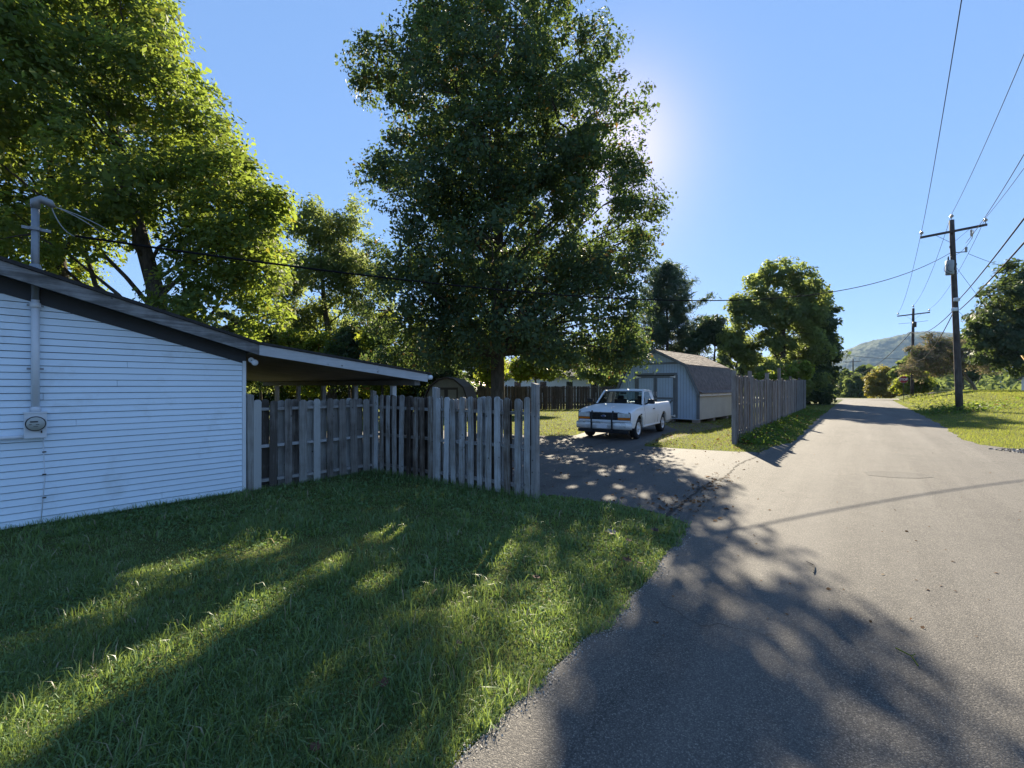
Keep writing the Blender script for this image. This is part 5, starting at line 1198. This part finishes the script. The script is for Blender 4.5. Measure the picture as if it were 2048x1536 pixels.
for i, (bx, by, hh, mt_, lab) in enumerate(far):
    g0 = H(bx, by); rr = hh*0.36
    lb = fill(bx, by, [(g0+hh*0.28, rr*0.9), (g0+hh*0.55, rr), (g0+hh*0.8, rr*0.75), (g0+hh*0.98, rr*0.25)], 13, 70+i, k=0.65, rf=0.5)
    tree('distant_tree', lab, (bx, by), [(0,0,0,0.2),(0,0,1.2,0.18),(0,0,hh*0.5,0.1),(0,0,hh*0.85,0.03)], lb, 5200, 0.52 if by < 90 else 0.70, {'leafC': 'leafFar', 'leafE': 'leafFar2', 'leafB': 'leafFar2'}.get(mt_, mt_), cl=0.7, per=55, twigs=12, seed=90+i, group='trees in the distance')
# woods that read as one mass along the horizon
rgw = np.random.default_rng(77); P = []
for k in range(360):
    a = rgw.uniform(-1.25, 1.15); d = rgw.uniform(150, 330); x, y = math.sin(a)*d, math.cos(a)*d
    if y < 90: continue
    r = rgw.uniform(3.0, 5.5); z = H(x, y); m = 110
    q = rgw.normal(size=(m, 3)); q /= np.linalg.norm(q, axis=1)[:, None]
    P.append(np.array([x, y, z + r*1.0]) + q*r*np.array([1, 1, 1.15])*rgw.uniform(0.7, 1.05, m)[:, None])
P = np.concatenate(P)
tag(link('distant_woods', leaf_cloud('distant_woods', P, 1.9, rgw, M['leafFar'], 0.6, 0.7)), 'continuous belt of distant green woods along the horizon', 'woods', kind='stuff')

# ------------------------------------------------------------------ grass and ground cover
def blades(name, label, X, Y, hgt, wid, mat, rg, lean=0.5, seg2=True, cat='grass'):
    n = len(X); Z = height(X, Y)
    a = rg.uniform(0, 2*math.pi, n); b = rg.uniform(0, 2*math.pi, n)
    h = hgt*rg.uniform(0.55, 1.25, n); w = wid*rg.uniform(0.7, 1.3, n); ln = lean*rg.uniform(0.15, 1.4, n)*h
    dx, dy = np.cos(a), np.sin(a); bx, by = np.cos(b)*w/2, np.sin(b)*w/2
    z0 = np.full(n, -0.004)
    if seg2:
        v = np.empty((n, 5, 3)); m1 = 0.30*ln; t1 = ln
        v[:, 0] = np.stack([X-bx, Y-by, Z+z0], 1); v[:, 1] = np.stack([X+bx, Y+by, Z+z0], 1)
        v[:, 2] = np.stack([X+dx*m1+bx*.8, Y+dy*m1+by*.8, Z+h*0.62], 1); v[:, 3] = np.stack([X+dx*m1-bx*.8, Y+dy*m1-by*.8, Z+h*0.62], 1)
        v[:, 4] = np.stack([X+dx*t1, Y+dy*t1, Z+h*np.clip(1.05-0.35*ln/h, 0.3, 1)], 1)
        i = np.arange(n)[:, None]*5
        f = np.concatenate([np.stack([i[:,0], i[:,0]+1, i[:,0]+2], 1), np.stack([i[:,0], i[:,0]+2, i[:,0]+3], 1), np.stack([i[:,0]+3, i[:,0]+2, i[:,0]+4], 1)])
    else:
        v = np.empty((n, 3, 3))
        v[:, 0] = np.stack([X-bx, Y-by, Z+z0], 1); v[:, 1] = np.stack([X+bx, Y+by, Z+z0], 1); v[:, 2] = np.stack([X+dx*ln, Y+dy*ln, Z+h], 1)
        f = np.arange(n*3).reshape(n, 3)
    return tag(link(name, np_mesh(name, v.reshape(-1, 3), f, M[mat])), label, cat, kind='stuff')
def spread(n, y0, y1, u0, u1, rg, pw=0.0):
    """points strewn more thickly near the viewer's end of the yard"""
    t = rg.random(n); y = y0*(y1/y0)**t if pw == 0 else y0 + (y1-y0)*t**pw
    u = rg.uniform(u0, u1, n); return u*y, y
rg = np.random.default_rng(101)
X, Y = spread(265000, 1.7, 10.5, -1.5, 0.55, rg); k = on_grass(X, Y); X, Y = X[k], Y[k]
pn = np.array([mnoise.noise(Vector((a*1.1, b*1.1, 0))) + 0.5*mnoise.noise(Vector((a*3.7, b*3.7, 4))) for a, b in zip(X, Y)])
thin = rg.random(len(X)) < np.clip(0.85 + pn*0.5, 0.35, 1); X, Y, pn = X[thin], Y[thin], pn[thin]
blades('lawn_grass', 'shaggy green lawn between the white house and the lane', X, Y, 0.043*np.clip(1 + pn*1.2, 0.5, 2.3), 0.0042*np.clip(Y/3.0, 0.9, 2.6), 'grass', rg, 0.9)
X, Y = spread(105000, 1.7, 10, -1.5, 0.55, rg); k = on_grass(X, Y); X, Y = X[k], Y[k]
pn = np.array([mnoise.noise(Vector((a*0.9, b*0.9, 9))) for a, b in zip(X, Y)]); k = pn > rg.normal(size=len(X))*0.15 - 0.05; X, Y = X[k], Y[k]
tag(link('clover', leaf_cloud('clover', np.stack([X, Y, 0.012 + 0.03*rg.random(len(X))], 1), 0.013*np.clip(Y/2.6, 0.9, 3), rg, M['clover'], 0.9, 0.9)), 'low clover and broad-leaved weeds through the lawn', 'ground cover', kind='stuff')
# long stray blades in tufts
cx, cy = spread(760, 1.9, 9.5, -1.4, 0.5, rg); k = on_grass(cx, cy); cx, cy = cx[k], cy[k]
j = rg.integers(0, len(cx), 9500); X = cx[j] + rg.normal(size=9500)*0.06; Y = cy[j] + rg.normal(size=9500)*0.06; k = on_grass(X, Y)
blades('grass_tufts', 'longer pale blades of grass standing in tufts on the lawn', X[k], Y[k], 0.125, 0.0075*np.clip(Y[k]/3.5, 0.9, 2), 'grass', rg, 1.0)
n = 60000; X = rg.uniform(-9, 1, n); Y = rg.uniform(-3.0, 1.75, n); k = on_grass(X, Y) & (X > -8.5 - Y); X, Y = X[k], Y[k]
blades('near_lawn_grass', 'lawn grass continuing beside the viewer', X, Y, 0.045, 0.008, 'grass', rg, 0.9, False)
# yard behind, verges
X, Y = spread(150000, 9.5, 42, -0.45, 0.82, rg); k = on_grass(X, Y); X, Y = X[k], Y[k]
blades('yard_grass', 'sunlit mown grass round the shed, driveway and back yard', X, Y, 0.055 + 0.02*rg.random(len(X)), 0.010*np.clip(Y/14, 0.8, 3), 'grassdry', rg, 0.8, False)
X, Y = spread(115000, 11.5, 62, 0.72, 1.32, rg); s_, q_ = sq(X, Y); k = on_grass(X, Y) & (q_ > 0); X, Y, q_ = X[k], Y[k], q_[k]
tall = np.clip((q_-5.5)/4, 0, 1)*np.clip((Y-20)/10, 0, 1)
blades('field_grass', 'sunlit verge and rising field right of the lane', X, Y, 0.06 + 0.10*tall*rg.random(len(X)), 0.011*np.clip(Y/14, 0.8, 4), 'grassdry', rg, 0.7, False)
# ivy and weeds under the lane fence, at the posts and round the near pole
def leaves_on(name, label, X, Y, zmax, size, mat, rg, cat='ground cover'):
    Z = height(X, Y) + rg.random(len(X))**1.6*zmax + 0.02
    return tag(link(name, leaf_cloud(name, np.stack([X, Y, Z], 1), size, rg, M[mat], 0.9, 0.75)), label, cat, kind='stuff')
FDd = np.array([FD1[0]-FD0[0], FD1[1]-FD0[1]]); FDl = np.linalg.norm(FDd); FDd = FDd/FDl; FDn = np.array([FDd[1], -FDd[0]])
n = 16000; t = rg.uniform(0.2, FDl+1, n); w = np.abs(rg.normal(size=n))*0.55
X = FD0[0] + FDd[0]*t + FDn[0]*w; Y = FD0[1] + FDd[1]*t + FDn[1]*w; k = on_grass(X, Y)
leaves_on('ivy', 'low ivy and weeds spreading from the foot of the lane fence', X[k], Y[k], 0.30*np.exp(-w[k]*2.2)+0.02, 0.085, 'ivy', rg)
n = 2200; X = P1[0] + rg.normal(size=n)*1.6; Y = P1[1] + 0.6 + rg.normal(size=n)*1.3; k = on_grass(X, Y)
leaves_on('weeds', 'dark weeds growing round the foot of the nearest pole', X[k], Y[k], 0.38, 0.11, 'ivy', rg)
n = 1500; t = rg.random(n); X = P1[0] + (P2[0]-P1[0])*t + rg.normal(size=n)*0.8 - 0.2; Y = P1[1] + (P2[1]-P1[1])*t + rg.normal(size=n)*0.8; k = on_grass(X, Y)
leaves_on('roadside_weeds', 'scruffy weeds along the bank between the poles', X[k], Y[k], 0.5, 0.11, 'grassdry', rg)
n = 2600; t = rg.random(n); w = rg.normal(size=n)*0.10
X = FB0[0] + (FB1[0]-FB0[0])*t + w*0.5; Y = FB0[1] + (FB1[1]-FB0[1])*t + w - 0.03
blades('fence_foot_grass', 'uncut grass along the foot of the near fences', X, Y, 0.13, 0.007, 'grass', rg, 0.6)
n = 5200; t = rg.uniform(-8, 2.4, n); w = -np.abs(rg.normal(size=n))*0.05 - 0.03
X = HC[0] + HX[0]*t - HX[1]*w; Y = HC[1] + HX[1]*t + HX[0]*w
blades('wall_foot_grass', 'uncut grass along the foot of the white house wall', X, Y, 0.085*(0.5 + rg.random(n)), 0.006, 'grass', rg, 0.7)
# leaf litter on driveway and yards
def litter(name, label, X, Y, size, zoff, rg):
    Z = height(X, Y) + zoff
    return tag(link(name, leaf_cloud(name, np.stack([X, Y, Z], 1), size, rg, M['litter'], 2.5, 0.7)), label, 'leaf litter', kind='stuff')
t = rg.uniform(6.3, 9.8, 150); q = -2.2 + rg.normal(size=150)*0.14*(1 + (t < 8.0)); x, y = xy(t, q)
litter('seam_litter', 'fallen leaves caught in the seam between driveway and lane', np.array(x), np.array(y), 0.055, 0.025, rg)
X, Y = spread(900, 6.5, 16, -0.1, 0.6, rg); k = in_poly(X, Y, DRIVE) & (rg.random(900) < 0.5)
litter('driveway_litter', 'scattered small dead leaves on the driveway', X[k], Y[k], 0.05, 0.018, rg)
X, Y = spread(2600, 11, 34, 0.0, 0.75, rg); k = on_grass(X, Y)
litter('yard_litter', 'scattered dead leaves on the yard grass', X[k], Y[k], 0.075, 0.045, rg)
X, Y = spread(520, 3.2, 22, 0.05, 1.25, rg); s_, q_ = sq(X, Y); k = (q_ > left_edge(s_)+0.05) & (q_ < right_edge(s_)-0.1) & (rg.random(520) < 0.4)
litter('lane_litter', 'few bits of leaf and grit lying on the lane', X[k], Y[k], 0.028, 0.02, rg)
# pale grit along the lawn's broken edge
n = 3800; t = rg.uniform(-1.5, 5.8, n); q = left_edge(t) + np.abs(rg.normal(size=n))*0.05 - 0.02; x, y = xy(t, q)
M['grit'] = paint('pale_grit', (0.36, 0.34, 0.31), 0.9, var=0.5, scale=30)
tag(link('edge_grit', leaf_cloud('edge_grit', np.stack([x, y, np.full(n, 0.019)], 1), 0.009, rg, M['grit'], 1.0, 0.8)), 'loose pale grit along the broken edge of the lawn', 'grit', kind='stuff')
n = 1500; X = 13.5 + rg.random(n)*2.2; Y = 11.9 + rg.random(n)*0.9
tag(link('gravel', leaf_cloud('gravel', np.stack([X, Y, np.full(n, 0.02)], 1), 0.05, rg, M['grit'], 0.8, 0.85)), 'loose gravel at the right edge of the lane', 'gravel', kind='stuff')

# single large fallen leaves one can pick out on the lawn
def fallen_leaf(x, y, size, ang, mat, label, curl=0.9):
    size *= 0.82
    prof = [(0, -0.5), (0.18, -0.36), (0.40, -0.30), (0.34, -0.08), (0.5, 0.10), (0.26, 0.16), (0.22, 0.34), (0, 0.55), (-0.22, 0.34), (-0.26, 0.16), (-0.5, 0.10), (-0.34, -0.08), (-0.40, -0.30), (-0.18, -0.36)]
    vs = [(0, 0, 0)] + [(u, v, curl*(u*u*1.4 + v*v*0.7)) for u, v in prof]
    fs = [(0, i+1, (i+1) % len(prof) + 1) for i in range(len(prof))]
    o = MB().add([(a*size, b_*size, c*size) for a, b_, c in vs], fs).build('fallen_leaf', mat, None, loc=(x, y, H(x, y)+0.055), rot=(R(12), R(-9), ang))
    return tag(o, label, 'leaf', 'large fallen leaves on the lawn')
M['leafred'] = paint('russet_leaf', (0.085, 0.038, 0.02), 0.8, var=0.4, scale=20)
M['leafpale'] = paint('bleached_leaf', (0.25, 0.20, 0.16), 0.8, var=0.35, scale=20)
M['leafdark'] = paint('rotten_leaf', (0.045, 0.028, 0.022), 0.8, var=0.3, scale=20)
for a in [(1.18, 5.35, 0.15, 0.4, 'leafpale', 'large bleached fallen leaf on the lawn near its pointed tip'),
          (1.72, 5.42, 0.13, 1.2, 'leafdark', 'dark curled fallen leaf nearest the lawn tip'),
          (1.31, 5.06, 0.12, 2.2, 'leafred', 'russet fallen leaf just right of the bleached one'),
          (1.15, 4.50, 0.12, 0.9, 'leafred', 'russet fallen leaf lying above the lane edge'),
          (1.25, 4.42, 0.10, 2.9, 'leafdark', 'small dark leaf touching the russet leaf above the lane edge'),
          (0.22, 4.10, 0.09, 1.7, 'leafred', 'small reddish leaf in the middle of the lawn near the lane'),
          (-0.75, 2.64, 0.085, 0.2, 'leafred', 'reddish folded leaf in the dark foreground lawn'),
          (-0.95, 2.17, 0.07, 1.1, 'leafred', 'orange-brown leaf at the bottom edge of the lawn'),
          (-0.36, 3.05, 0.07, 2.5, 'leafdark', 'blackened leaf below the sunlit tuft near the lane')]:
    fallen_leaf(*a[:4], M[a[4]], a[5])
tw = MB().tube([(2.87, 4.28, 0.026), (2.93, 4.36, 0.03), (2.99, 4.45, 0.028), (2.98, 4.56, 0.026)], [0.006, 0.007, 0.006, 0.003], 6).build('twig', M['bark2'])
tag(tw, 'pale curved twig lying on the shaded lane', 'twig', 'debris on the lane')
tw = MB().tube([(2.58, 2.86, 0.024), (2.62, 2.95, 0.03), (2.60, 3.05, 0.026)], 0.004, 5).tube([(2.62, 2.95, 0.03), (2.67, 2.98, 0.026)], 0.003, 5).build('sprig', M['leafD']); tw.scale = (1, 1, 1)
tag(tw, 'tiny green sprig lying on the lane near the shadow edge', 'sprig', 'debris on the lane')

# ------------------------------------------------------------------ the air
m, nt, out = new_mat('haze_air'); vol = nt.nodes.new('ShaderNodeVolumePrincipled')
vol.inputs['Color'].default_value = (0.44, 0.66, 1.0, 1); vol.inputs['Density'].default_value = 0.00009; vol.inputs['Anisotropy'].default_value = 0.1
nt.links.new(vol.outputs[0], out.inputs['Volume'])
hb = MB().box((-4000, -4000, -8), (4000, 4000, 300)).build('haze', m)
tag(hb, 'thin bluish haze in the air toward the hill', 'haze', kind='stuff')
